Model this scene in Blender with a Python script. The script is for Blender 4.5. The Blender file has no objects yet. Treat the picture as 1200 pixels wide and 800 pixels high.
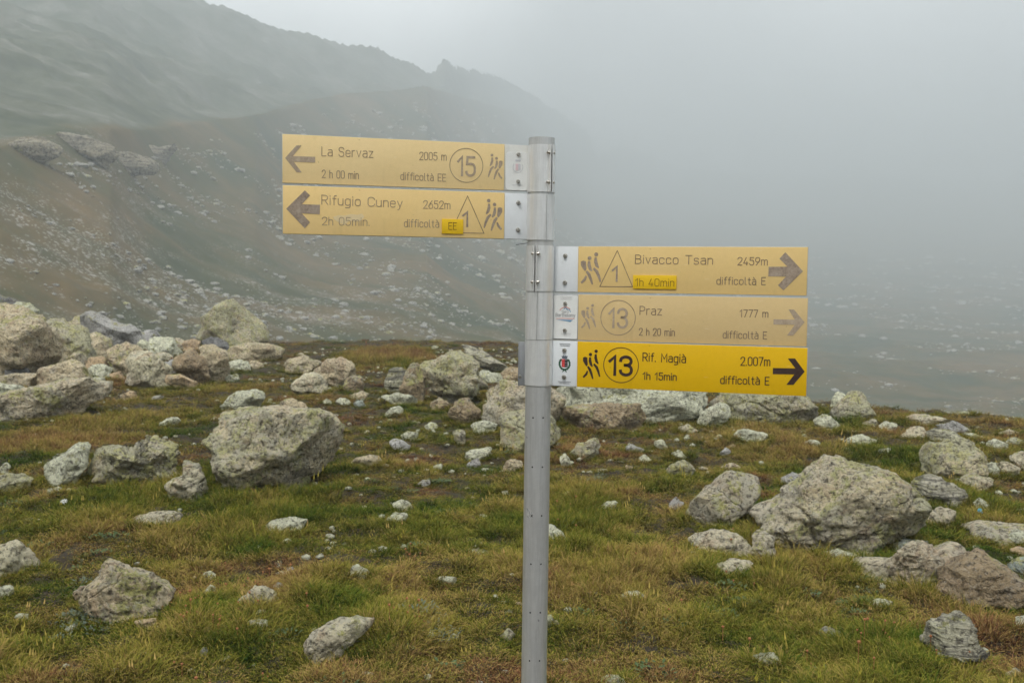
import bpy, math, random
import numpy as np
from mathutils import Vector, Matrix
R = math.radians
random.seed(7); RNG = np.random.default_rng(11)
sc = bpy.context.scene
COL = sc.collection

# ------------------------------------------------------------------ camera
EYE = 1.65; FPX = 1166.67; PITCH = R(3.43); ROLL = R(0.74)
cam = bpy.data.cameras.new('camera'); camo = bpy.data.objects.new('camera', cam); COL.objects.link(camo)
cam.sensor_width = 36; cam.lens = 35; cam.clip_start = .05; cam.clip_end = 5000
cF = Vector((0, math.cos(PITCH), -math.sin(PITCH)))
cU0 = Vector((0, math.sin(PITCH), math.cos(PITCH))); cR0 = Vector((1, 0, 0))
cR = cR0*math.cos(ROLL) + cU0*math.sin(ROLL); cU = cU0*math.cos(ROLL) - cR0*math.sin(ROLL)
m = Matrix((cR, cU, -cF)).transposed().to_4x4(); m.translation = Vector((0, 0, EYE))
camo.matrix_world = m
cam.dof.use_dof = True; cam.dof.focus_distance = 2.28; cam.dof.aperture_fstop = 11.0
sc.camera = camo
def ray(px, py):
    return cF + cR*((px-600)/FPX) + cU*((400-py)/FPX)

# ------------------------------------------------------------------ sky, sun, exposure
SUN_EL, SUN_ROT = R(56), R(205)
w = bpy.data.worlds.new('World'); sc.world = w; w.use_nodes = True
nt = w.node_tree; nt.nodes.clear()
def N(t, ty, **k):
    n = t.nodes.new(ty)
    for a, b in k.items(): setattr(n, a, b)
    return n
wo = N(nt, 'ShaderNodeOutputWorld'); bg = N(nt, 'ShaderNodeBackground'); sky = N(nt, 'ShaderNodeTexSky')
sky.sky_type = 'NISHITA'; sky.sun_disc = False; sky.sun_elevation = SUN_EL; sky.sun_rotation = SUN_ROT
sky.air_density = 1.0; sky.dust_density = 3.0; sky.ozone_density = 1.0; sky.altitude = 2200
hs = N(nt, 'ShaderNodeHueSaturation'); hs.inputs['Saturation'].default_value = .22; hs.inputs['Value'].default_value = 1.0
tc = N(nt, 'ShaderNodeTexCoord'); cn = N(nt, 'ShaderNodeTexNoise'); cn.inputs['Scale'].default_value = 2.2; cn.inputs['Detail'].default_value = 4
cr = N(nt, 'ShaderNodeMapRange'); cr.inputs[1].default_value = .3; cr.inputs[2].default_value = .7; cr.inputs[3].default_value = .8; cr.inputs[4].default_value = 1.35
mx = N(nt, 'ShaderNodeMix', data_type='RGBA', blend_type='MIX'); mx.inputs[0].default_value = .75
mx.inputs[7].default_value = (9.6, 9.75, 9.8, 1)      # even cloud cover over the clear sky
vm = N(nt, 'ShaderNodeVectorMath', operation='SCALE')
sxz = N(nt, 'ShaderNodeSeparateXYZ'); zr = N(nt, 'ShaderNodeMapRange'); zr.inputs[1].default_value = 0.; zr.inputs[2].default_value = 1.; zr.inputs[3].default_value = .95; zr.inputs[4].default_value = 2.1
mz = N(nt, 'ShaderNodeMath', operation='MULTIPLY'); nt.links.new(tc.outputs['Generated'], sxz.inputs[0]); nt.links.new(sxz.outputs[2], zr.inputs[0]); nt.links.new(zr.outputs[0], mz.inputs[0])
nt.links.new(tc.outputs['Generated'], cn.inputs['Vector']); nt.links.new(cn.outputs['Fac'], cr.inputs[0])
nt.links.new(sky.outputs[0], hs.inputs['Color']); nt.links.new(hs.outputs[0], mx.inputs[6])
nt.links.new(mx.outputs[2], vm.inputs[0]); # a thinner, brighter break in the cloud over the col
dp = N(nt, 'ShaderNodeVectorMath', operation='DOT_PRODUCT'); dp.inputs[1].default_value = (ray(340, -20)).normalized()
br = N(nt, 'ShaderNodeMapRange', interpolation_type='SMOOTHERSTEP'); br.inputs[1].default_value = math.cos(R(17)); br.inputs[2].default_value = math.cos(R(2)); br.inputs[3].default_value = .92; br.inputs[4].default_value = 1.8
nm_ = N(nt, 'ShaderNodeVectorMath', operation='NORMALIZE'); nt.links.new(tc.outputs['Generated'], nm_.inputs[0]); nt.links.new(nm_.outputs[0], dp.inputs[0]); nt.links.new(dp.outputs['Value'], br.inputs[0])
mb = N(nt, 'ShaderNodeMath', operation='MULTIPLY'); nt.links.new(cr.outputs[0], mb.inputs[0]); nt.links.new(br.outputs[0], mb.inputs[1]); nt.links.new(mb.outputs[0], mz.inputs[1]); nt.links.new(mz.outputs[0], vm.inputs['Scale'])
nt.links.new(vm.outputs[0], bg.inputs[0]); bg.inputs[1].default_value = .06
nt.links.new(bg.outputs[0], wo.inputs[0])
sl = bpy.data.lights.new('sun', 'SUN'); sl.energy = 1.5; sl.angle = R(15); sl.color = (1, .97, .92)
so = bpy.data.objects.new('sun', sl); COL.objects.link(so)
# sun_rotation is measured from +Y towards +X
sd = Vector((math.sin(SUN_ROT)*math.cos(SUN_EL), math.cos(SUN_ROT)*math.cos(SUN_EL), math.sin(SUN_EL)))
so.rotation_euler = sd.to_track_quat('Z', 'Y').to_euler()
vs = sc.view_settings; vs.view_transform = 'Standard'; vs.look = 'None'; vs.exposure = 1.34; vs.gamma = 1
sc.cycles.max_bounces = 6; sc.cycles.diffuse_bounces = 3; sc.cycles.volume_bounces = 2
sc.cycles.transparent_max_bounces = 4; sc.cycles.use_adaptive_sampling = True
HAZE_D = .0021; KS = 2.5      # KS: scale of everything beyond the crest

# ------------------------------------------------------------------ helpers
def tag(o, label=None, cat=None, group=None, kind=None):
    for k, v in (('label', label), ('category', cat), ('group', group), ('kind', kind)):
        if v: o[k] = v
    return o
def link(name, me, mat=None, parent=None, loc=(0, 0, 0)):
    o = bpy.data.objects.new(name, me); COL.objects.link(o); o.location = loc
    if mat is not None and not me.materials: me.materials.append(mat)
    if parent is not None: o.parent = parent
    return o
def at(px, py, d):
    return Vector((0, 0, EYE)) + ray(px, py)*d
def azte(px, py):
    v = ray(px, py); return math.atan2(v.x, v.y), v.z/math.hypot(v.x, v.y)
def np_mesh(name, V, F, smooth=True):
    me = bpy.data.meshes.new(name); V = np.asarray(V, dtype=np.float32); F = np.asarray(F, dtype=np.int32)
    k = F.shape[1]
    me.vertices.add(len(V)); me.vertices.foreach_set('co', V.ravel())
    me.loops.add(F.size); me.loops.foreach_set('vertex_index', F.ravel())
    me.polygons.add(len(F)); me.polygons.foreach_set('loop_start', np.arange(0, F.size, k, dtype=np.int32))
    me.polygons.foreach_set('loop_total', np.full(len(F), k, dtype=np.int32))
    me.polygons.foreach_set('use_smooth', np.full(len(F), smooth))
    me.update(calc_edges=True); return me
# gradient noise
_P = RNG.permutation(256); _P = np.concatenate([_P, _P, _P])
_G = RNG.normal(size=(256, 3)); _G /= np.linalg.norm(_G, axis=1)[:, None]
def gnoise(p):
    p = np.asarray(p, dtype=np.float64); i = np.floor(p).astype(np.int64); f = p-i; u = f*f*f*(f*(f*6-15)+10); i &= 255
    r = 0
    for dx in (0, 1):
        for dy in (0, 1):
            for dz in (0, 1):
                h = _P[_P[_P[(i[..., 0]+dx) & 255]+((i[..., 1]+dy) & 255)]+((i[..., 2]+dz) & 255)]
                g = _G[h]; d = (g[..., 0]*(f[..., 0]-dx)+g[..., 1]*(f[..., 1]-dy)+g[..., 2]*(f[..., 2]-dz))
                wt = (u[..., 0] if dx else 1-u[..., 0])*(u[..., 1] if dy else 1-u[..., 1])*(u[..., 2] if dz else 1-u[..., 2])
                r = r+wt*d
    return r*1.5
def fbm(p, o=4, g=.5):
    a = 1; s = 0; p = np.asarray(p, dtype=np.float64)
    for k in range(o): s = s+a*gnoise(p*2**k+k*17.3); a *= g
    return s
def ridged(p, o=4):
    a = 1; s = 0
    for k in range(o): s = s+a*(1-2*np.abs(gnoise(p*2**k+k*9.1))); a *= .5
    return s/2
def xy3(x, y, z=0.): return np.stack([x, y, np.zeros_like(x)+z], -1)
def sstep(a, b, x):
    t = np.clip((x-a)/(b-a), 0, 1); return t*t*(3-2*t)

# ------------------------------------------------------------------ terrain shape
def table(pts):
    a = [azte(x, y) for x, y in pts]; return np.array([q[0] for q in a]), np.array([q[1] for q in a])
cr_a, cr_t = table([(-250, 402), (0, 404), (300, 401), (450, 399), (600, 401), (700, 420), (800, 440), (950, 470), (1100, 482), (1200, 490), (1400, 498)])
R0 = EYE/-cr_t
sp_a, sp_t = table([(-300, 190), (-100, 182), (0, 172), (40, 160), (80, 152), (130, 149), (175, 152), (230, 146), (300, 133), (400, 110), (500, 100), (600, 130), (650, 170), (700, 200), (800, 214), (950, 216), (1200, 222), (1500, 222)])
B_a = np.array([azte(x, 300)[0] for x in (-300, 0, 130, 300, 400, 500, 600, 650, 700, 850, 1200)]); B_r = np.array([50, 55, 76, 140, 215, 270, 460, 600, 780, 870, 880.])
A_a = np.array([azte(x, 300)[0] for x in (-300, 0, 300, 600, 800, 1200)]); A_r = np.array([21, 23, 32, 48, 64, 70.])
rd_a, rd_t = table([(-600, -20), (-300, -90), (-100, -90), (100, -60), (200, -20), (245, 1), (265, 9), (300, 24), (330, 33), (360, 37), (395, 45), (440, 55), (460, 66), (485, 76), (500, 85), (509, 84), (514, 75), (521, 67), (527, 70), (533, 76), (560, 82), (575, 85), (600, 97), (650, 126), (700, 158), (800, 196), (950, 206), (1300, 212)])
D_a = np.array([azte(x, 300)[0] for x in (-600, 0, 245, 440, 520, 545, 575, 600, 650, 800, 1200)]); D_r = np.array([240, 248, 262, 318, 365, 430, 520, 590, 670, 930, 940.])
A_r, B_r, D_r = A_r*KS, B_r*KS, D_r*KS
def az_wrap(az):
    a = np.abs(az); s = np.sign(az)
    return s*np.where(a < 1.2, a, np.maximum(0, 1.2-(a-1.2)*.62))
def terrain(x, y, fine=True):
    r = np.hypot(x, y)+1e-6; az = az_wrap(np.arctan2(x, y))
    r0 = np.interp(az, cr_a, R0); t0 = np.interp(az, cr_a, cr_t)
    A = np.interp(az, A_a, A_r); B = np.interp(az, B_a, B_r); D = np.interp(az, D_a, D_r)
    tS = np.interp(az, sp_a, sp_t); tD = np.interp(az, rd_a, rd_t)
    P = xy3(x, y)
    z0 = .05*gnoise(P*.5)+.035*gnoise(P*1.4+5)
    z0 = z0*sstep(1.5, 5, r)
    if fine: z0 = z0+(.045*gnoise(P*2.6+20)+.030*gnoise(P*5.5)+.016*gnoise(P*12.))*sstep(1.5, 4, r)
    zA = EYE+A*(t0-.035)
    # crest to valley
    u = np.clip((r-r0)/(A-r0), 0, 1); dip = zA-5-.02*A
    k = 1-(1-u)**2.2
    zm = k*dip*(1-sstep(.45, 1, u))+zA*sstep(.45, 1, u)
    # hillside A..B
    v = np.clip((r-A)/(B-A), 0, 1.0)
    tan = (t0-.035)+(tS-(t0-.035))*(v**np.interp(az, [-.3, 0., .2], [.80, .58, .40]))
    zh = EYE+r*tan
    zB = EYE+B*tS
    # behind the spur: dip and up to the ridge
    q = np.clip((r-B)/(D-B), 0, 1)
    zd = EYE+D*tD
    zr = zB*(1-q)**1.0+zd*q-(6*np.sin(np.pi*q)*np.clip((D-B)/150, 0, 1)*KS)-2.0*np.minimum(q*8, 1)*(1-q)
    zo = zd-(r-D)*.55
    z = np.where(r < r0, z0, np.where(r < A, z0+zm, np.where(r < B, zh, np.where(r < D, zr, zo))))
    PK = P/KS; big = KS*(1.1*gnoise(PK*.045+3)+.5*gnoise(PK*.12+8)+.22*gnoise(PK*.4+1)+.10*gnoise(PK*1.1+1))
    z = z+np.where(r > A*.75, big*sstep(.75, 1.1, r/A)*(1-.65*np.exp(-((r-B)/20)**2)), 0)
    mt = sstep(0, .35, q)*(r > B)
    z = z+mt*KS*(ridged(PK*.03+2, 4)*4.5-1.5+ridged(PK*.15, 3)*1.2)*(1-.9*np.exp(-((r-D)/25)**2))
    if fine:
        z = z+np.exp(-((r-D)/35)**2)*(r > B)*KS*(.6*gnoise(PK*.05)+.32*gnoise(PK*.13)+.10*gnoise(PK*.3))
    return np.clip(z, -150., 296.)
def G1(x, y): return float(terrain(np.array([x]), np.array([y]), False)[0])
def ground_hit(px, py):
    v = ray(px, py)
    d = np.arange(2., 40, .03); X = v.x*d; Y = v.y*d; Z = EYE+v.z*d
    g = terrain(X, Y, False); b = np.nonzero(Z < g)[0]
    return float(d[b[0]]) if len(b) else None

# ------------------------------------------------------------------ materials
def newmat(name, rough=.9):
    mt = bpy.data.materials.new(name); mt.use_nodes = True; t = mt.node_tree; b = t.nodes['Principled BSDF']
    b.inputs['Roughness'].default_value = rough; b.inputs['Specular IOR Level'].default_value = .25
    return mt, t, b
def flat(name, c, rough=.5, metal=0., spec=.4):
    mt, t, b = newmat(name, rough); b.inputs['Base Color'].default_value = (*c, 1); b.inputs['Metallic'].default_value = metal
    b.inputs['Specular IOR Level'].default_value = spec; return mt
def noise(t, vec, scale, detail=5, rough=.6, dist=0.):
    n = N(t, 'ShaderNodeTexNoise'); n.inputs['Scale'].default_value = scale; n.inputs['Detail'].default_value = detail
    n.inputs['Roughness'].default_value = rough; n.inputs['Distortion'].default_value = dist
    if vec is not None: t.links.new(vec, n.inputs['Vector'])
    return n.outputs['Fac']
def ramp(t, fac, stops, interp='LINEAR'):
    n = N(t, 'ShaderNodeValToRGB'); cr = n.color_ramp; cr.interpolation = interp
    while len(cr.elements) < len(stops): cr.elements.new(.5)
    for e, (p, c) in zip(cr.elements, stops):
        e.position = p; e.color = (*c, 1) if hasattr(c, '__len__') else (c, c, c, 1)
    t.links.new(fac, n.inputs[0]); return n.outputs[0]
def mix(t, fac, a, b, mode='MIX'):
    n = N(t, 'ShaderNodeMix', data_type='RGBA', blend_type=mode)
    for i, s in ((0, fac), (6, a), (7, b)):
        if hasattr(s, 'links'): t.links.new(s, n.inputs[i])
        elif i == 0: n.inputs[0].default_value = s
        else: n.inputs[i].default_value = (*s, 1)
    return n.outputs[2]
def mth(t, op, a, b=None):
    n = N(t, 'ShaderNodeMath', operation=op)
    for i, s in enumerate((a, b)):
        if s is None: continue
        if hasattr(s, 'links'): t.links.new(s, n.inputs[i])
        else: n.inputs[i].default_value = s
    return n.outputs[0]
def bump(t, b, h, dist, strength=1.):
    n = N(t, 'ShaderNodeBump'); n.inputs['Distance'].default_value = dist; n.inputs['Strength'].default_value = strength
    t.links.new(h, n.inputs['Height']); t.links.new(n.outputs[0], b.inputs['Normal'])
def pos(t, scale=None, rot=None):
    g = N(t, 'ShaderNodeNewGeometry'); o = g.outputs['Position']
    if scale or rot:
        mp = N(t, 'ShaderNodeMapping'); t.links.new(o, mp.inputs[0])
        if scale: mp.inputs['Scale'].default_value = scale
        if rot: mp.inputs['Rotation'].default_value = rot
        o = mp.outputs[0]
    return o
ROCK = {}
def rockmat(name, base, alt, lich=.5, rust=.2, dark=.3, k=1., strata=0., lc=(.40, .385, .13), white=.3):
    if name not in ('dark', 'blue', 'teal', 'far'): base = (base[0]*1.10, base[1]*1.03, base[2]*.84); alt = (alt[0]*1.14, alt[1]*1.03, alt[2]*.78)
    rust = min(1, rust*1.1)
    if name not in ('far', 'outcrop'): base = tuple(min(.66, q*1.50) for q in base); alt = tuple(min(.70, q*1.45) for q in alt)
    mt, t, b = newmat('rock_'+name, .92); p = pos(t)
    big = noise(t, p, 1.6*k, 6, .65, .6); mid = noise(t, p, 6*k, 8, .7, .8); fin = noise(t, p, 34*k, 8, .75)
    c = mix(t, ramp(t, big, [(.38, 0.), (.6, 1.)]), base, alt)
    c = mix(t, mth(t, 'MULTIPLY', ramp(t, noise(t, p, 3.1*k, 7, .7, 1.), [(.58-.10*rust, 0.), (.64-.08*rust, 1.)]), rust), c, (.50, .36, .23))
    c = mix(t, mth(t, 'MULTIPLY', ramp(t, noise(t, p, 5.3*k, 8, .75, .4), [(.56, 0.), (.63, 1.)]), white), c, (.58, .57, .53))
    # crustose lichen: small sharp edged pale yellow-green colonies, denser where the rock looks up
    g = N(t, 'ShaderNodeNewGeometry'); sx = N(t, 'ShaderNodeSeparateXYZ'); t.links.new(g.outputs['Normal'], sx.inputs[0])
    up = mth(t, 'ADD', mth(t, 'MULTIPLY', sx.outputs[2], .045), mth(t, 'MULTIPLY', mth(t, 'SUBTRACT', noise(t, p, 1.7*k, 3, .5), .5), .35))
    for sca, col_, th, am in ((4.6, lc, .638-.13*lich, .9), (12, (lc[0]*1.12, lc[1]*1.08, lc[2]*1.15), .665-.13*lich, .7), (9, (.45, .43, .345), .63-.12*lich, .55)):
        ln = mth(t, 'ADD', noise(t, p, sca*k, 10, .78, .15), up)
        c = mix(t, mth(t, 'MULTIPLY', ramp(t, ln, [(th, 0.), (th+.018, 1.)]), am if lich > 0 else 0), c, col_)
    c = mix(t, mth(t, 'MULTIPLY', ramp(t, noise(t, p, 19*k, 6, .75, .2), [(.60, 0.), (.65, 1.)]), min(1, dark*1.6)), c, (.045, .045, .04))
    c = mix(t, ramp(t, fin, [(.39, .85), (.51, 0.)]), c, (.045, .035, .025)); c = mix(t, ramp(t, noise(t, p, 60*k, 5, .8), [(.52, 0.), (.7, .45)]), c, (.56, .55, .50))  # pits of the fine bump coloured dark as crevice shade, then pale flecks
    if strata:
        ps = pos(t, (2*k, 2*k, 26*k), (.5, .25, .2)); s = noise(t, ps, 1., 6, .7, .6)
        c = mix(t, mth(t, 'MULTIPLY', ramp(t, s, [(.42, 1.), (.52, 0.)]), strata), c, (.09, .085, .075))
        h = mth(t, 'ADD', mth(t, 'MULTIPLY', s, 1.6*strata), mid)
    else:
        h = mid
    h = mth(t, 'ADD', h, mth(t, 'MULTIPLY', fin, .7))
    # small pits and cracks
    vo = N(t, 'ShaderNodeTexVoronoi', feature='DISTANCE_TO_EDGE'); vo.inputs['Scale'].default_value = 5*k
    dn = N(t, 'ShaderNodeTexNoise'); dn.inputs['Scale'].default_value = 4*k; dn.inputs['Detail'].default_value = 5
    t.links.new(p, dn.inputs['Vector']); va = mix(t, .35, p, dn.outputs['Color'])
    t.links.new(va, vo.inputs['Vector'])
    h = mth(t, 'ADD', h, mth(t, 'MULTIPLY', ramp(t, vo.outputs['Distance'], [(0., 0.), (.05, 1.)]), .3))
    t.links.new(c, b.inputs['Base Color']); bump(t, b, h, .065/k, 1.)
    ROCK[name] = mt; return mt
rockmat('grey', (.32, .315, .295), (.40, .37, .325), .62, .35, .45)
rockmat('lichen', (.31, .305, .285), (.38, .35, .28), 1.05, .25, .8, lc=(.46, .445, .19))
rockmat('bigpatch', (.375, .36, .335), (.45, .40, .335), .8, .55, .5, lc=(.46, .445, .19))
rockmat('pink', (.39, .36, .32), (.46, .43, .39), .25, .55, .3)
rockmat('pale', (.44, .43, .395), (.52, .50, .455), .3, .15, .25)
rockmat('white', (.44, .42, .38), (.50, .48, .435), .0, .1, .15)
rockmat('tan', (.34, .31, .255), (.42, .385, .325), .45, .6, .4)
rockmat('brown', (.21, .17, .125), (.29, .245, .19), .35, .5, .5)
rockmat('dark', (.10, .10, .10), (.16, .16, .155), .2, .2, .5)
rockmat('blue', (.26, .255, .24), (.34, .33, .31), .2, .1, .35)
rockmat('teal', (.25, .29, .26), (.33, .36, .32), .3, .0, .3)
rockmat('rust', (.36, .27, .19), (.40, .33, .26), .15, .5, .3)
rockmat('strata', (.36, .355, .335), (.46, .45, .42), .25, .1, .3, strata=.9)
rockmat('far', (.36, .355, .325), (.46, .45, .41), .3, .1, .2, k=.17)
rockmat('outcrop', (.34, .33, .31), (.44, .42, .39), .2, .15, .3, k=.08, strata=.5)

# ------------------------------------------------------------------ ground sheet
def build_ground():
    fr = np.radians(np.concatenate([np.arange(-180, -40, 2.), np.arange(-40, -31, .5), np.arange(-31, 31, .14), np.arange(31, 40, .5), np.arange(40, 180, 2.)]))
    rr = np.concatenate([[.0, .5, 1.0, 1.5, 2.0, 2.4], np.exp(np.arange(np.log(2.8), np.log(30), .0058)), np.exp(np.arange(np.log(30), np.log(1760), .0100)), np.arange(1780, 2420, 20.)])
    A, Rr = np.meshgrid(fr, rr); x = Rr*np.sin(A); y = Rr*np.cos(A); z = terrain(x, y)
    n, k = A.shape
    V = np.stack([x, y, z], -1).reshape(-1, 3)
    i = np.arange(n-1)[:, None]*k; j = np.arange(k)[None, :]; j2 = (j+1) % k
    F = np.stack([i+j, i+k+j, i+k+j2, i+j2], -1).reshape(-1, 4)[:, ::-1]
    me = np_mesh('ground', V, F)
    az = az_wrap(A.ravel()); r = Rr.ravel()
    r0 = np.interp(az, cr_a, R0); B = np.interp(az, B_a, B_r); D = np.interp(az, D_a, D_r)
    a1 = me.attributes.new('slope_zone', 'FLOAT', 'POINT'); a1.data.foreach_set('value', sstep(r0*1.05, r0*1.6, r).astype(np.float32))
    a2 = me.attributes.new('mountain_zone', 'FLOAT', 'POINT'); a2.data.foreach_set('value', sstep(B+3, B+20, r).astype(np.float32))
    a3 = me.attributes.new('stony_zone', 'FLOAT', 'POINT'); a3.data.foreach_set('value', (1-sstep(120, 230, r)).astype(np.float32))
    mt, t, b = newmat('alpine_ground', .95); p = pos(t)
    n1 = noise(t, p, 1.1, 6, .6, .4); n2 = noise(t, p, 7, 7, .7); n3 = noise(t, p, 40, 6, .7)
    near = ramp(t, n2, [(.3, (.018, .013, .008)), (.5, (.042, .030, .017)), (.62, (.060, .056, .020)), (.75, (.12, .085, .05))])
    near = mix(t, ramp(t, n3, [(.35, .5), (.7, 0.)]), near, (.03, .025, .018))
    # hillside turf seen from afar: green hollows, brown heath, fine pale scree
    h1 = noise(t, p, .030, 8, .66, .5); h2 = noise(t, p, .22, 9, .78)
    hill = ramp(t, h1, [(.36, (.020, .034, .008)), (.45, (.044, .048, .011)), (.53, (.080, .061, .018)), (.65, (.130, .086, .033))])
    hill = mix(t, ramp(t, h2, [(.3, .6), (.6, 0.)]), hill, (.045, .045, .025))
    cover = noise(t, p, .06, 6, .7)
    for sca, rad, lo in ((.55, .20, .50), (1.3, .24, .475), (2.6, .26, .46)):
        vo = N(t, 'ShaderNodeTexVoronoi'); vo.inputs['Scale'].default_value = sca; t.links.new(p, vo.inputs['Vector'])
        sx = N(t, 'ShaderNodeSeparateColor'); t.links.new(vo.outputs['Color'], sx.inputs[0])
        st = mth(t, 'MULTIPLY', ramp(t, vo.outputs['Distance'], [(rad, 1.), (rad+.07, 0.)]), ramp(t, mth(t, 'ADD', cover, mth(t, 'MULTIPLY', sx.outputs[0], .10)), [(lo+.08, 0.), (lo+.15, .8)]))
        zo_ = N(t, 'ShaderNodeAttribute'); zo_.attribute_name = 'stony_zone'; st = mth(t, 'MULTIPLY', st, zo_.outputs['Fac'])
        hill = mix(t, st, hill, (.33, .32, .29))
    ps = pos(t, (.03, .03, .022)); m1 = noise(t, ps, 1.6, 10, .74, .25); m2 = noise(t, p, .15, 9, .8)
    mnt = ramp(t, m1, [(.38, (.03, .042, .02)), (.48, (.07, .080, .045)), (.57, (.13, .13, .10)), (.70, (.26, .255, .23))])  # turf and scree tones, contrast raised in place of missing relief shading
    mnt = mix(t, ramp(t, m2, [(.4, .55), (.62, 0.)]), mnt, (.055, .06, .04))
    def att(nm):
        a = N(t, 'ShaderNodeAttribute'); a.attribute_name = nm; return a.outputs['Fac']
    c = mix(t, att('slope_zone'), near, hill); c = mix(t, att('mountain_zone'), c, mnt)
    t.links.new(c, b.inputs['Base Color'])
    bump(t, b, mth(t, 'ADD', n2, mth(t, 'MULTIPLY', n3, .4)), .03)
    o = link('ground', me, mt); tag(o, 'grassy stony ground of the alpine plateau falling to the foggy valley and mountainside', None, None, 'structure')
build_ground()

# ------------------------------------------------------------------ haze
def build_haze():
    x0, x1, y0, y1, z0, z1 = -2500, 2500, -2500, 2500, -153., 300.
    V = [(x, y, z) for z in (z0, z1) for y in (y0, y1) for x in (x0, x1)]
    F = [(0, 2, 3, 1), (4, 5, 7, 6), (0, 1, 5, 4), (2, 6, 7, 3), (0, 4, 6, 2), (1, 3, 7, 5)]
    me = np_mesh('haze', V, F, False)
    mt = bpy.data.materials.new('haze_air'); mt.use_nodes = True; t = mt.node_tree; t.nodes.clear()
    o = N(t, 'ShaderNodeOutputMaterial'); v = N(t, 'ShaderNodeVolumePrincipled')
    v.inputs['Color'].default_value = (.59, .635, .66, 1); v.inputs['Density'].default_value = HAZE_D; v.inputs['Anisotropy'].default_value = 0.
    t.links.new(v.outputs[0], o.inputs['Volume'])
    h = link('haze', me, mt); tag(h, 'pale grey mountain fog filling the valley', None, None, 'stuff')
build_haze()

# ------------------------------------------------------------------ signpost
def tube(r0, r1, h, n=40, a0=0., a1=2*math.pi, z0=0.):
    """hollow tube (or open sleeve) between two radii"""
    full = abs(a1-a0-2*math.pi) < 1e-6; k = n if full else n+1
    A = [a0+(a1-a0)*i/n for i in range(k)]; V = []; F = []
    for a in A:
        c, s = math.cos(a), math.sin(a)
        V += [(r1*c, r1*s, z0), (r1*c, r1*s, z0+h), (r0*c, r0*s, z0+h), (r0*c, r0*s, z0)]
    for i in range(n):
        p, q = 4*i, 4*((i+1) % k)
        F += [(p, q, q+1, p+1), (p+1, q+1, q+2, p+2), (p+2, q+2, q+3, p+3), (p+3, q+3, q, p)]
    if not full: F += [(0, 1, 2, 3), (4*n+3, 4*n+2, 4*n+1, 4*n)]
    return V, F
def boxg(x0, x1, y0, y1, z0, z1):
    V = [(x, y, z) for z in (z0, z1) for y in (y0, y1) for x in (x0, x1)]
    return V, [(0, 2, 3, 1), (4, 5, 7, 6), (0, 1, 5, 4), (2, 6, 7, 3), (0, 4, 6, 2), (1, 3, 7, 5)]
def join(parts):
    V = []; F = []
    for v, f in parts:
        o = len(V); V += list(v); F += [tuple(i+o for i in q) for q in f]
    return V, F
def pymesh(name, vf, smooth=False):
    me = bpy.data.meshes.new(name); me.from_pydata([tuple(v) for v in vf[0]], [], vf[1]); me.update()
    if smooth: me.shade_smooth()
    return me
def smooth_angle(me, deg=40):
    me.polygons.foreach_set('use_smooth', [True]*len(me.polygons))
    try: me.set_sharp_from_angle(angle=R(deg))
    except Exception: pass
def bevel(me, w=.0006, seg=2):
    import bmesh
    bm = bmesh.new(); bm.from_mesh(me)
    bmesh.ops.bevel(bm, geom=[e for e in bm.edges if e.is_manifold and e.calc_face_angle(0) > .6], offset=w, segments=seg, affect='EDGES', profile=.6)
    bm.to_mesh(me); bm.free(); smooth_angle(me)

def metalmat(name, c, rough, scr=.5, stain=.3):
    mt, t, b = newmat(name, rough); b.inputs['Metallic'].default_value = .55; b.inputs['Specular IOR Level'].default_value = .5
    tcn = N(t, 'ShaderNodeTexCoord'); mp = N(t, 'ShaderNodeMapping'); mp.inputs['Scale'].default_value = (1, 1, .06)
    t.links.new(tcn.outputs['Object'], mp.inputs[0])
    s = noise(t, mp.outputs[0], 160, 5, .7); f = noise(t, tcn.outputs['Object'], 420, 3, .7); bl = noise(t, tcn.outputs['Object'], 14, 6, .65, .4)
    mp2 = N(t, 'ShaderNodeMapping'); mp2.inputs['Scale'].default_value = (1, 1, .1); t.links.new(tcn.outputs['Object'], mp2.inputs[0])
    st = noise(t, mp2.outputs[0], 42, 7, .7, .5)
    cc = mix(t, ramp(t, s, [(.35, scr), (.6, 0.)]), c, tuple(q*.62 for q in c))
    cc = mix(t, ramp(t, f, [(.55, 0.), (.75, .35)]), cc, tuple(min(1, q*1.3) for q in c))
    cc = mix(t, ramp(t, bl, [(.42, stain), (.6, 0.)]), cc, tuple(q*.72 for q in c))
    cc = mix(t, ramp(t, st, [(.60, 0.), (.70, stain*1.3)]), cc, (c[0]*.5, c[1]*.47, c[2]*.42))
    t.links.new(cc, b.inputs['Base Color'])
    t.links.new(ramp(t, bl, [(.3, rough+.12), (.7, rough-.05)]), b.inputs['Roughness'])
    bump(t, b, mth(t, 'ADD', s, mth(t, 'MULTIPLY', f, .6)), .0004, .5)
    return mt
M_POST = metalmat('galvanised_post', (.62, .62, .61), .32, .45, .35)
M_SLEEVE = metalmat('aluminium_sleeve', (.84, .84, .83), .32, .35, .3)
M_BOLT = flat('bolt_steel', (.50, .47, .42), .3, 1.)
M_HOLE = flat('hole_shade_black', (.01, .01, .01), .9)
M_EDGE = metalmat('plate_aluminium', (.52, .53, .54), .5)
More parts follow.
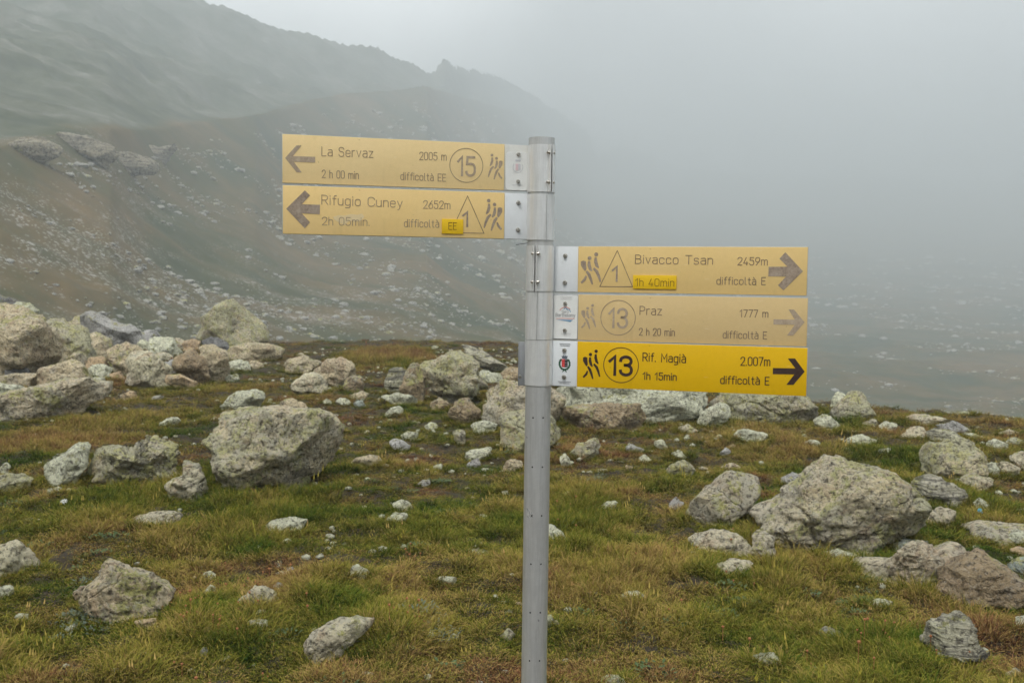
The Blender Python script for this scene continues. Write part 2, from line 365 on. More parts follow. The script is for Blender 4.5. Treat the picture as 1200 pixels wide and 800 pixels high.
def paint(name, c, fade=.15, rough=.55, dirt=.0):
    mt, t, b = newmat(name, rough); b.inputs['Specular IOR Level'].default_value = .3
    tcn = N(t, 'ShaderNodeTexCoord'); o = tcn.outputs['Object']
    n1 = noise(t, o, 9, 6, .6, .3); n2 = noise(t, o, 130, 4, .7)
    mp = N(t, 'ShaderNodeMapping'); mp.inputs['Scale'].default_value = (1, 1, .2); t.links.new(o, mp.inputs[0]); n3 = noise(t, mp.outputs[0], 45, 6, .7)
    cc = mix(t, ramp(t, n1, [(.35, 0.), (.7, fade)]), c, tuple(min(.85, q*.85+.14) for q in c))
    cc = mix(t, ramp(t, n2, [(.4, .10), (.6, 0.)]), cc, tuple(q*.7 for q in c))
    cc = mix(t, ramp(t, n3, [(.58, 0.), (.75, .16+dirt)]), cc, tuple(q*.6 for q in c))
    mp2 = N(t, 'ShaderNodeMapping'); mp2.inputs['Scale'].default_value = (.12, 1, 1); mp2.inputs['Rotation'].default_value = (0, .5, 0); t.links.new(o, mp2.inputs[0])
    cc = mix(t, ramp(t, noise(t, mp2.outputs[0], 210, 3, .6, .2), [(.70, 0.), (.76, .5)]), cc, tuple(min(.85, q*.8+.2) for q in c))
    cc = mix(t, ramp(t, noise(t, o, 70, 5, .6, .5), [(.70, 0.), (.74, .6)]), cc, tuple(q*.45 for q in c))
    t.links.new(cc, b.inputs['Base Color']); bump(t, b, n2, .0002, .3); return mt
M_INK_OLD = None
def inkmat(name, c1, c2, amt):
    mt, t, b = newmat(name, .8); tcn = N(t, 'ShaderNodeTexCoord'); o = tcn.outputs['Object']
    n = mth(t, 'ADD', mth(t, 'MULTIPLY', noise(t, o, 190, 6, .75, .3), .55), mth(t, 'MULTIPLY', noise(t, o, 45, 6, .7, .5), .45)); cc = ramp(t, n, [(.40-.1*amt, c1), (.62, c2)]); t.links.new(cc, b.inputs['Base Color']); return mt
M_INK_OLD = inkmat('engraving_worn', (.16, .105, .07), (.40, .33, .26), 1.)
M_INK_FADE = inkmat('engraving_faded', (.24, .175, .12), (.47, .38, .28), 1.)
M_INK_MID = inkmat('engraving_brown', (.13, .09, .06), (.27, .20, .145), .5)
M_INK_PALE = inkmat('engraving_pale', (.23, .165, .11), (.40, .31, .21), .5)
M_INK_NEW = inkmat('engraving_dark', (.035, .02, .016), (.060, .036, .028), .2)
M_PATCH = paint('patch_yellow', (.74, .47, .008), .05)
M_INK_PATCH = flat('patch_ink', (.13, .075, .01), .8)

# monoline lettering: strokes of (x, y[, corner radius]), cap height 1
def bowl(w=.43): return [(w, .35), (w, .7, .2), (0, .7, .2), (0, 0, .2), (w, 0, .2), (w, .35)]
_six = [(.42, 1), (0, .42, .35), (0, 0, .24), (.5, 0, .25), (.5, .6, .25), (.05, .6, .22), (.0, .3)]
_fly = lambda s: [tuple([.5-q[0], 1-q[1]]+list(q[2:])) for q in s]
GL = {
 '0': (.5, [[(.25, 0), (.5, 0, .25), (.5, 1, .25), (0, 1, .25), (0, 0, .25), (.25, 0)]]),
 '1': (.3, [[(0, .74), (.24, 1), (.24, 0)]]),
 '2': (.5, [[(0, .75), (0, 1, .25), (.5, 1, .25), (.5, .62, .25), (0, 0), (.5, 0)]]),
 '3': (.5, [[(0, .78), (0, 1, .25), (.48, 1, .25), (.48, .54, .22), (.2, .54)], [(.2, .54), (.5, .54, .25), (.5, 0, .25), (0, 0, .25), (0, .22)]]),
 '4': (.52, [[(.3, 1), (0, .24), (.52, .24)], [(.38, .46), (.38, 0)]]),
 '5': (.5, [[(.47, 1), (.06, 1), (.03, .62), (.5, .66, .25), (.5, 0, .26), (0, 0, .25), (0, .2)]]),
 '6': (.5, [_six]), '9': (.5, [_fly(_six)]),
 '7': (.5, [[(0, 1), (.5, 1), (.16, 0)]]),
 'L': (.42, [[(0, 1), (0, 0), (.42, 0)]]),
 'S': (.5, [[(.5, .78), (.5, 1, .25), (0, 1, .25), (0, .55, .22), (.5, .5, .22), (.5, 0, .25), (0, 0, .25), (0, .22)]]),
 'E': (.45, [[(.45, 1), (0, 1), (0, 0), (.45, 0)], [(0, .52), (.38, .52)]]),
 'R': (.5, [[(0, 0), (0, 1), (.5, 1, .25), (.5, .47, .25), (0, .47)], [(.25, .47), (.52, 0)]]),
 'C': (.55, [[(.58, .75), (.55, 1, .28), (0, 1, .28), (0, 0, .28), (.55, 0, .28), (.58, .25)]]),
 'B': (.52, [[(0, 0), (0, 1), (.48, 1, .22), (.48, .54, .2), (0, .54)], [(.2, .54), (.52, .54, .24), (.52, 0, .24), (0, 0)]]),
 'P': (.5, [[(0, 0), (0, 1), (.5, 1, .26), (.5, .45, .26), (0, .45)]]),
 'T': (.56, [[(0, 1), (.56, 1)], [(.28, 1), (.28, 0)]]),
 'M': (.6, [[(0, 0), (0, 1), (.3, .35), (.6, 1), (.6, 0)]]),
 'a': (.43, [[(.04, .66), (.2, .7, .1), (.43, .7, .2), (.43, 0)], [(.43, .42), (0, .42, .2), (0, 0, .2), (.43, 0, .2), (.43, .2)]]),
 'c': (.42, [[(.42, .52), (.42, .7, .2), (0, .7, .2), (0, 0, .2), (.42, 0, .2), (.42, .17)]]),
 'd': (.43, [[(.43, 1), (.43, 0)], bowl()]),
 'e': (.43, [[(0, .37), (.43, .37), (.43, .7, .2), (0, .7, .2), (0, 0, .2), (.42, 0, .2), (.42, .12)]]),
 'f': (.28, [[(.32, 1), (.12, 1, .14), (.12, 0)], [(0, .68), (.28, .68)]]),
 'g': (.43, [[(.43, .7), (.43, -.27, .2), (.03, -.27)], bowl()]),
 'h': (.42, [[(0, 0), (0, 1)], [(0, .45), (0, .7, .2), (.42, .7, .2), (.42, 0)]]),
 'i': (.04, [[(.02, .69), (.02, 0)], [(.02, .90), (.02, .97)]]),
 'l': (.16, [[(0.02, 1), (.02, 0, .13), (.16, 0)]]),
 'm': (.7, [[(0, 0), (0, .7)], [(0, .45), (0, .7, .18), (.35, .7, .18), (.35, 0)], [(.35, .45), (.35, .7, .18), (.7, .7, .18), (.7, 0)]]),
 'n': (.42, [[(0, 0), (0, .7)], [(0, .45), (0, .7, .2), (.42, .7, .2), (.42, 0)]]),
 'o': (.45, [[(.22, 0), (.45, 0, .22), (.45, .7, .22), (0, .7, .22), (0, 0, .22), (.22, 0)]]),
 'r': (.28, [[(0, 0), (0, .7)], [(0, .45), (0, .7, .2), (.28, .7)]]),
 's': (.4, [[(.38, .58), (.38, .7, .15), (0, .7, .17), (0, .38, .15), (.4, .34, .15), (.4, 0, .17), (0, 0, .15), (0, .12)]]),
 't': (.3, [[(.13, .95), (.13, 0, .13), (.3, 0)], [(0, .69), (.28, .69)]]),
 'u': (.42, [[(0, .7), (0, 0, .2), (.42, 0, .2), (.42, .25)], [(.42, .7), (.42, 0)]]),
 'v': (.42, [[(0, .7), (.21, 0), (.42, .7)]]),
 'y': (.42, [[(0, .7), (.22, .05)], [(.42, .7), (.14, -.24, .1), (.02, -.27)]]),
 'z': (.42, [[(0, .69), (.4, .69), (0, 0), (.42, 0)]]),
 '.': (.05, [[(.02, 0), (.02, .05)]]), ' ': (.28, []),
}
GL['à'] = (.43, GL['a'][1]+[[(.12, 1.0), (.26, .84)]])
def fillet(st):
    out = []
    for i, p in enumerate(st):
        r = p[2] if len(p) > 2 else 0
        if r <= 0 or i in (0, len(st)-1): out.append((p[0], p[1])); continue
        a, b = st[i-1], st[i+1]
        da = math.hypot(a[0]-p[0], a[1]-p[1]); db = math.hypot(b[0]-p[0], b[1]-p[1])
        ra = min(r, da*.5 if i-1 > 0 and len(a) > 2 and a[2] > 0 else da); rb = min(r, db*.5 if i+1 < len(st)-1 and len(b) > 2 and b[2] > 0 else db)
        A = (p[0]+(a[0]-p[0])/da*ra, p[1]+(a[1]-p[1])/da*ra); B = (p[0]+(b[0]-p[0])/db*rb, p[1]+(b[1]-p[1])/db*rb)
        for k in range(7):
            t = k/6; # conic close to a circular arc
            w0, w1, w2 = (1-t)**2, 2*t*(1-t)*.75, t*t; s = w0+w1+w2
            out.append(((w0*A[0]+w1*p[0]+w2*B[0])/s, (w0*A[1]+w1*p[1]+w2*B[1])/s))
    q = [out[0]]
    for p in out[1:]:
        if math.hypot(p[0]-q[-1][0], p[1]-q[-1][1]) > 1e-4: q.append(p)
    return q
def ribbon(pts, wd, y0, y1, closed=False):
    """solid ribbon along a path in the x-z plane, from y0 (front) to y1 (back)"""
    n = len(pts); L = []
    for i in range(n):
        a = pts[i-1] if (i > 0 or closed) else pts[i]; b = pts[(i+1) % n] if (i < n-1 or closed) else pts[i]
        p = pts[i]
        d1 = (p[0]-a[0], p[1]-a[1]); d2 = (b[0]-p[0], b[1]-p[1])
        l1 = math.hypot(*d1) or 1; l2 = math.hypot(*d2) or 1
        if math.hypot(*d1) == 0: d1 = d2; l1 = l2
        if math.hypot(*d2) == 0: d2 = d1; l2 = l1
        n1 = (-d1[1]/l1, d1[0]/l1); n2 = (-d2[1]/l2, d2[0]/l2)
        nx, ny = n1[0]+n2[0], n1[1]+n2[1]; l = math.hypot(nx, ny) or 1; nx /= l; ny /= l
        c = max(.55, nx*n1[0]+ny*n1[1]); h = wd/2/c
        ex = ey = 0
        if not closed and i == 0: ex, ey = -d2[0]/l2*wd*.4, -d2[1]/l2*wd*.4
        if not closed and i == n-1: ex, ey = d1[0]/l1*wd*.4, d1[1]/l1*wd*.4
        L.append(((p[0]+nx*h+ex, p[1]+ny*h+ey), (p[0]-nx*h+ex, p[1]-ny*h+ey)))
    V = []; F = []
    for a, b in L: V += [(a[0], y0, a[1]), (b[0], y0, b[1]), (b[0], y1, b[1]), (a[0], y1, a[1])]
    m_ = n if closed else n-1
    for i in range(m_):
        p, q = 4*i, 4*((i+1) % n)
        F += [(p, p+1, q+1, q), (p+1, p+2, q+2, q+1), (p+3, p, q, q+3)]
    if not closed: F += [(0, 3, 2, 1), (4*(n-1), 4*(n-1)+1, 4*(n-1)+2, 4*(n-1)+3)]
    return V, F
def polysolid(pts, y0, y1):
    if sum(a[0]*b[1]-b[0]*a[1] for a, b in zip(pts, pts[1:]+pts[:1])) < 0: pts = pts[::-1]
    n = len(pts); V = [(p[0], y0, p[1]) for p in pts]+[(p[0], y1, p[1]) for p in pts]
    return V, [tuple(range(n))]+[(i, n+i, n+(i+1) % n, (i+1) % n) for i in range(n)]
def text_geo(s, x0, x1, zb, cap, wd, y0, y1, slope=0.):
    gap = .2; W = 0
    for i, ch in enumerate(s): W += GL[ch][0]+(gap if i < len(s)-1 else 0)
    k = (x1-x0)/W; x = 0; P = []
    for ch in s:
        gw, ss = GL[ch]
        for st in ss:
            pts = [(x0+(x+a)*k, zb+b*cap+slope*(x+a)*k) for a, b in fillet(st)]
            P.append(ribbon(pts, wd, y0, y1))
        x += gw+gap
    return join(P)

SIGN_H = .105; SIGN_L = .50
post = bpy.data.objects.new('trail_signpost', None); COL.objects.link(post)
PD = 2.33
pb = at(630.3, 480, PD); PX, PY = pb.x, pb.y
GZ = G1(PX, PY)
post.location = (PX, PY, GZ)
tag(post, 'grey metal post carrying five yellow hiking direction boards with arrows', 'signpost')
PTOP = at(635, 165, PD).z-GZ
me = pymesh('post_pole', tube(.0272, .0300, PTOP+.35, 48, z0=-.35)); smooth_angle(me); link('pole', me, M_POST, post)
# flat black discs for the shade inside paired drilled holes down the pole
hole_me = None
for hy in (173, 489.6, 548, 606, 664, 722.5, 781, 840):
    for dx in ((-6.2, 5.6) if hy > 300 else (1,)):
        q = at(631-.0130*(hy-480)+dx, hy, PD-.03); vx = q.x-PX
        a = math.asin(max(-1, min(1, vx/.030)))
        if hole_me is None:
            V = []; F = []
            for k in range(12):
                c, s = math.cos(k*math.pi/6)*.0019, math.sin(k*math.pi/6)*.0021
                V.append((c, -.0302, s))
            F = [tuple(range(12))]
            hole_me = pymesh('drilled_hole', (V, F)); hole_me.materials.append(M_HOLE)
        h = link('drilled_hole', hole_me, None, post, (0, 0, q.z-GZ)); h.rotation_euler = (0, 0, a)

def bolt_mesh():
    P = []; V = []; F = []
    n = 16; prof = [(.0036, 0.), (.0036, -.0006), (.0028, -.0008), (.0029, -.0030), (.0022, -.0042), (.0013, -.0043), (.0012, -.0030), (0.0001, -.0029)]
    for r, y in prof:
        for k in range(n): V.append((r*math.cos(2*math.pi*k/n), y, r*math.sin(2*math.pi*k/n)))
    for i in range(len(prof)-1):
        for k in range(n): F.append((i*n+k, (i+1)*n+k, (i+1)*n+(k+1) % n, i*n+(k+1) % n))
    me = pymesh('bolt', (V, F)); smooth_angle(me, 35); me.materials.append(M_BOLT); return me
BOLT = bolt_mesh()
HIKERS = [  # three walking figures as separate strokes, unit box 0..1, facing right (mirrored when needed)
 [(.80, .90, .085)],
 [(.57, .80, .085)],
]
def blob(pts, rs, y0, y1):
    """tapered limb along pts with widths rs"""
    n = len(pts); L = []; Rr = []
    for i in range(n):
        a = pts[max(0, i-1)]; b = pts[min(n-1, i+1)]; d = (b[0]-a[0], b[1]-a[1]); l = math.hypot(*d); nx, ny = -d[1]/l, d[0]/l
        L.append((pts[i][0]+nx*rs[i], pts[i][1]+ny*rs[i])); Rr.append((pts[i][0]-nx*rs[i], pts[i][1]-ny*rs[i]))
    return polysolid(L+Rr[::-1], y0, y1)
def dot(cx, cy, r, y0, y1, n=18, ky=1.):
    return polysolid([(cx+r*math.cos(2*math.pi*k/n), cy+r*ky*math.sin(2*math.pi*k/n)) for k in range(n)], y0, y1)
def hikers_geo(x0, x1, z0, z1, y0, y1, flip):
    # from the photo of the dark board: three heads/bodies climbing towards the right
    W, H = x1-x0, z1-z0
    def T(p): return ((x1-p[0]*W) if flip else (x0+p[0]*W), z0+p[1]*H)
    s = W; P = []
    def limb(pts, rs): P.append(blob([T(p) for p in pts], [r*s for r in rs], y0, y1))
    for cx, cy in ((.74, .945), (.42, .83)): P.append(dot(*T((cx, cy)), .095*s, y0, y1))
    limb([(.02, .72), (.12, .74), (.23, .72)], [.012, .02, .012])
    limb([(.12, .73), (.13, .62), (.20, .50), (.22, .44)], [.12, .13, .08, .03])     # pack and back of the last walker
    limb([(.40, .74), (.40, .62), (.46, .50), (.54, .43)], [.055, .08, .075, .03])
    limb([(.72, .85), (.72, .72), (.78, .60), (.87, .53)], [.055, .08, .075, .03])
    limb([(.28, .43), (.40, .33), (.50, .18), (.58, .02)], [.05, .075, .065, .035])
    limb([(.62, .52), (.78, .42), (.88, .28), (.97, .10)], [.05, .075, .065, .035])
    limb([(.27, .28), (.20, .17), (.03, .06)], [.04, .065, .05])
    return join(P)

def board(idx, left, d_out, d_in, quad, ycol, ink, arrow, texts, circle=None, tri=None, num=None, hik=None, patch=None, white=None, sleeve='plain', label=None, thin=.0016, plate_px=None):
    """quad: outer x, inner x, then top/bottom y at outer and at inner, in pixels of the photo"""
    xo, xi, yto, ybo, yti, ybi = quad
    Po = at(xo, (yto+ybo)/2, d_out); Pi = at(xi, (yti+ybi)/2, d_in)
    a, b = (Po, Pi) if left else (Pi, Po)          # a = left end, b = right end
    dirv = Vector((b.x-a.x, b.y-a.y, 0)); ang = math.atan2(dirv.y, dirv.x); L = dirv.length
    zc = (a.z+b.z)/2
    H = SIGN_H
    o_loc = Vector((a.x-PX, a.y-PY, zc-GZ))
    def U(px):
        s = (px-(xo if left else xi))/abs(xi-xo); z0, z1 = (d_out, d_in) if left else (d_in, d_out)
        return s*z0/(z1*(1-s)+s*z0)*L
    def Vv(px, py):
        s = (px-xo)/(xi-xo); t_ = yto+(yti-yto)*s; b_ = ybo+(ybi-ybo)*s
        return H/2-(py-t_)/(b_-t_)*H
    e = .0006
    # front plate, engraved board: box with its own bevel
    me = pymesh('board', boxg(0, L, -.0035, 0, -H/2, H/2)); bevel(me)
    bo = link('sign_board', me, ycol, post, o_loc); bo.rotation_euler = (0, 0, ang); bo['label'] = label
    ext = .062 if left else .062
    bx = (-.0012, L+ext) if left else (-ext, L+.0012)
    me = pymesh('backing', boxg(bx[0], bx[1], .0003, .0028, -H/2-.0006, H/2+.0006)); bevel(me, .0004)
    link('backing_plate', me, M_EDGE, bo)
    wx = (L+.0006, L+ext-.002) if left else (-ext+.002, -.0006)
    me = pymesh('mount', boxg(wx[0], wx[1], -.0016, .0003, -H/2+.0004, H/2-.0004)); bevel(me, .0003)
    link('white_mounting_plate', me, white or M_WHITE, bo)
    yf, yb = -.0040, -.0034
    def sub(name, vf, mat): 
        me = pymesh(name, vf); return link(name, me, mat, bo)
    for (s, x0, x1, yb0, cap, *rest) in texts:
        sl = rest[0] if rest else 0
        u0, u1 = U(x0), U(x1); z = Vv(x0, yb0); pxm = L/abs(xi-xo)
        z2 = Vv(x1, yb0+sl); g = text_geo(s, u0, u1, z, cap*pxm, thin*(1.3 if ink is M_INK_NEW else 1.), yf, yb, (z2-z)/(u1-u0))
        sub('lettering', g, ink if ink is M_INK_NEW else (M_INK_PALE if left else M_INK_MID))
    sub('direction_arrow', polysolid([(U(x), Vv(x, y)) for x, y in arrow], yf, yb), ink)
    if circle:
        cx, cy, r = circle; u, v = U(cx), Vv(cx, cy); rr = r*L/abs(xi-xo)*1.0
        rr = r/((ybo-yto+ybi-yti)/2)*H
        sub('route_ring', ribbon([(u+rr*math.cos(k*math.pi/24), v+rr*math.sin(k*math.pi/24)) for k in range(48)], thin*.95, yf, yb, True), ink if ink is M_INK_NEW else M_INK_PALE)
    if tri:
        P = [(U(x), Vv(x, y)) for x, y in tri]; sub('route_triangle', ribbon(P, thin*.95, yf, yb, True), M_INK_MID)
    if num:
        s, x0, x1, yb0, cap, wd = num; pxm = H/((ybo-yto+ybi-yti)/2)
        sub('route_number', text_geo(s, U(x0), U(x1), Vv(x0, yb0), cap*pxm, wd, yf, yb), ink)
    if hik:
        x0, x1, y0, y1 = hik; sub('hiker_pictogram', hikers_geo(U(x0), U(x1), Vv(x0, y1), Vv(x0, y0), yf, yb, left), ink)
    if patch:
        s, x0, x1, y0, y1, tx0, tx1, tyb, cap = patch
        me = pymesh('patch', boxg(U(x0), U(x1), -.0062, -.0036, Vv(x0, y1), Vv(x0, y0))); bevel(me, .0005); link('correction_plate', me, M_PATCH, bo)
        sub('lettering', text_geo(s, U(tx0), U(tx1), Vv(tx0, tyb), cap*L/abs(xi-xo), .0011, -.0067, -.0061), M_INK_PATCH)
    # bolts through the mounting plate
    bxx = (wx[0]+wx[1])/2+(.003 if left else -.001)
    for s_ in (-1, 1):
        bb = link('bolt', BOLT, None, bo, (bxx, -.0016, s_*.031)); bb.scale = (1.45, 1.45, 1.45)
    return bo, wx, H, U, Vv
M_WHITE = paint('white_plate', (.70, .725, .74), .05)
M_WHITE_OLD = paint('white_plate_dirty', (.62, .62, .58), .1, dirt=.15)
Y1 = paint('board_bleached_lit', (.78, .59, .29), .2)  # faded yellow, also made paler for the light the left boards face
Y2 = paint('board_faded_lit', (.78, .56, .235), .2)  # fading plus a paler tone for the light on this side
Y3 = paint('board_faded_ochre', (.70, .50, .20), .15)
Y4 = paint('board_faded_straw', (.62, .455, .215), .15)
Y5 = paint('board_fresh_yellow', (.70, .42, .0), .03)

def sc1(a, ox, oy, k): return [(ox+x/k, oy+y/k) for x, y in a]
dO, dI, dRi, dRo = 2.175, 2.290, 2.305, 2.170
A1 = sc1([(78, 222), (150, 142), (183, 142), (128, 210), (272, 215), (272, 252), (133, 246), (185, 315), (152, 313)], 320, 145, 5.517)
b1, w1, H, U1, V1 = board(1, True, dO, dI, (331, 590.6, 157.3, 213.8, 170.4, 222.6), Y1, M_INK_FADE, A1,
  [('La Servaz', 377, 437, 182.7, 10.3, 2.3), ('2 h 00 min', 377.5, 420, 208.1, 8.7, 1.5), ('2005 m', 491.4, 522.6, 187.6, 8.8, 1), ('difficoltà EE', 469.5, 522.2, 210.4, 8.3, 2)],
  circle=(546.2, 194.3, 19.8), num=('15', 536.5, 556, 205.4, 21.5, .0052), hik=(571.5, 588.5, 181, 210.5), white=M_WHITE_OLD, label='bleached board pointing left, route 15 in a ring, topmost board on the post')
A2 = sc1([(85, 545), (205, 430), (238, 462), (185, 518), (302, 522), (302, 582), (185, 575), (238, 632), (205, 670)], 320, 145, 5.517)
b2, w2, _, U2, V2 = board(2, True, dO, dI, (331.5, 590.6, 216.8, 272.4, 228.0, 280.0), Y2, M_INK_OLD, A2,
  [('Rifugio Cuney', 377, 471, 239.0, 10.4, 4.6), ('2h 05min.', 377.5, 432.7, 262.8, 9, 1.2), ('2652m', 496, 527, 244.6, 9, 1), ('difficoltà', 473.7, 514, 265.6, 8.6, 1)],
  tri=[(547.4, 231.2), (567, 273.6), (528, 272.6)], num=('1', 542.3, 548.5, 265.4, 16.5, .0046), hik=(566.5, 588, 234.5, 271), patch=('EE', 517.5, 542.5, 256.8, 273.6, 525.4, 534.6, 268.9, 8),
  label='faded board pointing left, number 1 in a triangle, second from the top')
A3 = sc1([(1080, 242), (945, 103), (903, 150), (965, 208), (825, 208), (825, 278), (955, 280), (898, 343), (940, 380)], 770, 280, 6.316)
b3, w3, _, U3, V3 = board(3, False, dRo, dRi, (946, 677.8, 290.6, 346.2, 289.0, 341.2), Y3, M_INK_OLD, A3,
  [('Bivacco Tsan', 744.7, 835, 308.7, 10.2, 1.4), ('2459m', 864.5, 899, 310.8, 8.8, .4), ('difficoltà E', 840.5, 897.5, 333.0, 8.4, .6)],
  tri=[(723.3, 293.8), (703.5, 335), (742, 335.4)], num=('1', 718.2, 724.4, 328.7, 16.8, .0046), hik=(681, 705, 296, 333), patch=('1h 40min', 742.5, 793.4, 322, 337.6, 745.5, 790.5, 334.4, 8.8),
  label='faded ochre board pointing right, number 1 in a triangle and a bright yellow correction plate')
A4 = [(942.9, 376.8), (930, 361.9), (923.6, 361.9), (931.5, 373.8), (906.5, 373.4), (906.5, 379.6), (931.5, 379.8), (922.8, 392.3), (930, 392.5)]
b4, w4, _, U4, V4 = board(4, False, dRo, dRi, (946, 677.8, 348.6, 405.2, 346.0, 398.3), Y4, M_INK_FADE, A4,
  [('Praz', 750, 775.5, 368.8, 10, .4), ('2 h 20 min', 749.7, 791, 392.6, 8.4, .7), ('1777 m', 867, 899.8, 371, 8.4, .3), ('difficoltà E', 848, 899, 395.8, 8.4, .9)],
  circle=(724.5, 372.5, 20.6), num=('13', 714.3, 735, 383.4, 21.8, .0054), hik=(681.5, 699, 356.7, 386), white=M_EDGE,
  label='faded straw coloured board pointing right, route 13 in a ring, worn letters')
A5 = [(943, 435.2), (931.2, 419.9), (922.8, 419.9), (932, 431.4), (905.7, 430.9), (905.7, 438.0), (931, 438.4), (922, 450.4), (930.2, 450.6)]
b5, w5, _, U5, V5 = board(5, False, dRo, dRi, (945.5, 676.8, 407.8, 463.8, 400.0, 452.6), Y5, M_INK_NEW, A5,
  [('Rif. Magià', 753.5, 803.4, 422.8, 9.8, 2), ('1h 15min', 754, 793, 444, 8.4, 1.4), ('2.007m', 868, 902, 427.8, 9.6, .6), ('difficoltà E', 845, 901.6, 449, 8.8, 1.6)],
  circle=(728, 427.5, 20.7), num=('13', 714.8, 740.3, 438.2, 21.3, .0068), hik=(683.5, 704, 409, 443.7),
  label='fresh deep yellow board pointing right, dark route 13 in a ring, lowest board')

# worn spot on the second board: pale smear of scraped paint over the hour figures
sm = [(390, 253.5), (397, 251.6), (404, 252.3), (411, 250.6), (419, 251.4), (424, 249.9), (427, 254), (423, 258.2), (416, 259.5), (409, 258.2), (404, 263), (399, 261), (392, 257)]
sme = pymesh('smear', polysolid([(U2(x), V2(x, y)) for x, y in sm], -.00385, -.0034)); link('scraped_paint', sme, paint('scraped', (.70, .55, .30), .3), b2)

# plaques with emblems on the mounting plates
def plaque(b, w, pts, mat):
    me = pymesh('plaque', polysolid(pts, -.0026, -.0015)); return link('plaque', me, mat, b)
def rrect(x0, x1, z0, z1, r, n=5):
    P = []
    for cx, cz, a in ((x1-r, z1-r, 0), (x0+r, z1-r, 90), (x0+r, z0+r, 180), (x1-r, z0+r, 270)):
        for k in range(n+1):
            t_ = R(a+90*k/n); P.append((cx+r*math.cos(t_), cz+r*math.sin(t_)))
    return P
M_PLQ = paint('plaque_white', (.73, .735, .71), .05); M_GREY = flat('print_grey', (.42, .42, .42), .7); M_LGREY = flat('print_pale_grey', (.55, .55, .57), .7)
M_RED = flat('print_red', (.55, .03, .03), .6); M_BLK = flat('print_black', (.03, .03, .035), .6); M_GRN = flat('print_green', (.03, .09, .05), .6)
M_BLU = flat('print_blue', (.16, .30, .45), .6); M_ROSE = flat('print_rose', (.66, .50, .52), .7); M_SAL = flat('print_salmon', (.62, .25, .20), .7)
def fine_print(b, x0, x1, z, h, mat, y=-.0030, n=9, seed=1):
    """rows of micro lettering too small to read"""
    rg = random.Random(seed); P = []; x = x0
    while x < x1:
        wd = rg.uniform(.4, .9)*h; zz = z+rg.choice([0, 0, .2])*h
        P.append(ribbon([(x, zz), (x, zz+h), (min(x1, x+wd), zz+h*.9)], h*.22, y, y+.0005)); x += wd+h*.35
    g = join(P); me = pymesh('fine_print', g); return link('fine_print', me, mat, b)
# board 1: rounded white plaque with a faint crest
cx = (w1[0]+w1[1])/2+.002
plaque(b1, w1, rrect(w1[0]+.003, w1[1]-.001, -H/2+.001, H/2-.016, .010), M_PLQ)
def arcpts(cx, cz, rx, rz, a0, a1, n=14): return [(cx+rx*math.cos(R(a0+(a1-a0)*k/n)), cz+rz*math.sin(R(a0+(a1-a0)*k/n))) for k in range(n+1)]
YL0, YL1 = -.0031, -.0025
link('crest', pymesh('crest', polysolid([(cx-.0055, -.006), (cx+.0005, -.006), (cx+.0005, .009), (cx-.0055, .009)], YL0, YL1)), M_ROSE, b1)
link('crest', pymesh('crest', polysolid([(cx+.0008, -.006), (cx+.0062, -.006), (cx+.0062, .009), (cx+.0008, .009)], YL0, YL1)), M_LGREY, b1)
link('crown', pymesh('crown', join([dot(cx+q*.004, .0165, .0026, YL0, YL1, 10) for q in (-1, 0, 1)])), M_LGREY, b1)
wr = []
for k in range(17):
    a = R(150+240*k/16); wr.append(dot(cx+.0115*math.cos(a), .0015+.0125*math.sin(a), .0012, YL0, YL1, 6))
link('wreath', pymesh('wreath', join(wr)), M_LGREY, b1)
fine_print(b1, cx-.013, cx+.013, -H/2+.012, .0014, M_LGREY, seed=3)
# board 4: plaque with the words and a mountain emblem
cx = (w4[0]+w4[1])/2
p4 = rrect(w4[0]+.0015, w4[1]-.001, -H/2+.002, H/2-.003, .003)
p4 = p4[:15]+[(w4[0]+.011, -H/2+.0015), (w4[0]+.009, -H/2+.007)]+p4[18:]
plaque(b4, w4, rrect(w4[0]+.0015, w4[1]-.001, -H/2+.002, H/2-.003, .003), M_PLQ)
link('emblem_arc', pymesh('emblem', ribbon(arcpts(cx, .0085, .015, .014, 150, 45), .0016, YL0, YL1)), M_SAL, b4)
link('emblem_peak', pymesh('emblem', join([ribbon([(cx-.004, .017), (cx, .022), (cx+.005, .0165)], .0016, YL0, YL1), ribbon([(cx+.002, .018), (cx+.009, .0175), (cx+.012, .012)], .0016, YL0, YL1)])), M_BLU, b4)
def word(s, x0, x1, z, cap, wd, mat, b):
    link('lettering', pymesh('word', text_geo(s, x0, x1, z, cap, wd, YL0, YL1)), mat, b)
word('Saint', cx-.0085, cx+.0075, .0095, .0055, .0008, M_GREY, b4)
word('Barthelemy', cx-.0225, cx+.023, .0005, .0075, .0013, M_GREY, b4)
link('emblem_swoosh', pymesh('emblem', ribbon([(cx-.021, -.0045), (cx-.008, -.0035), (cx+.006, -.004), (cx+.021, -.0035)], .0014, YL0, YL1)), M_SAL, b4)
link('emblem_swoosh', pymesh('emblem', polysolid([(cx-.020, -.0068), (cx-.006, -.0065), (cx+.018, -.0065), (cx+.012, -.0115), (cx+.003, -.0098)], YL0, YL1)), M_BLU, b4)
fine_print(b4, cx-.013, cx+.014, H/2-.0085, .0018, M_GREY, seed=5); fine_print(b4, cx-.012, cx+.015, H/2-.013, .0018, M_GREY, seed=6)
fine_print(b4, cx-.009, cx+.014, -H/2+.0125, .0017, M_GREY, seed=7); fine_print(b4, cx-.007, cx+.013, -H/2+.0085, .0015, M_LGREY, seed=8)
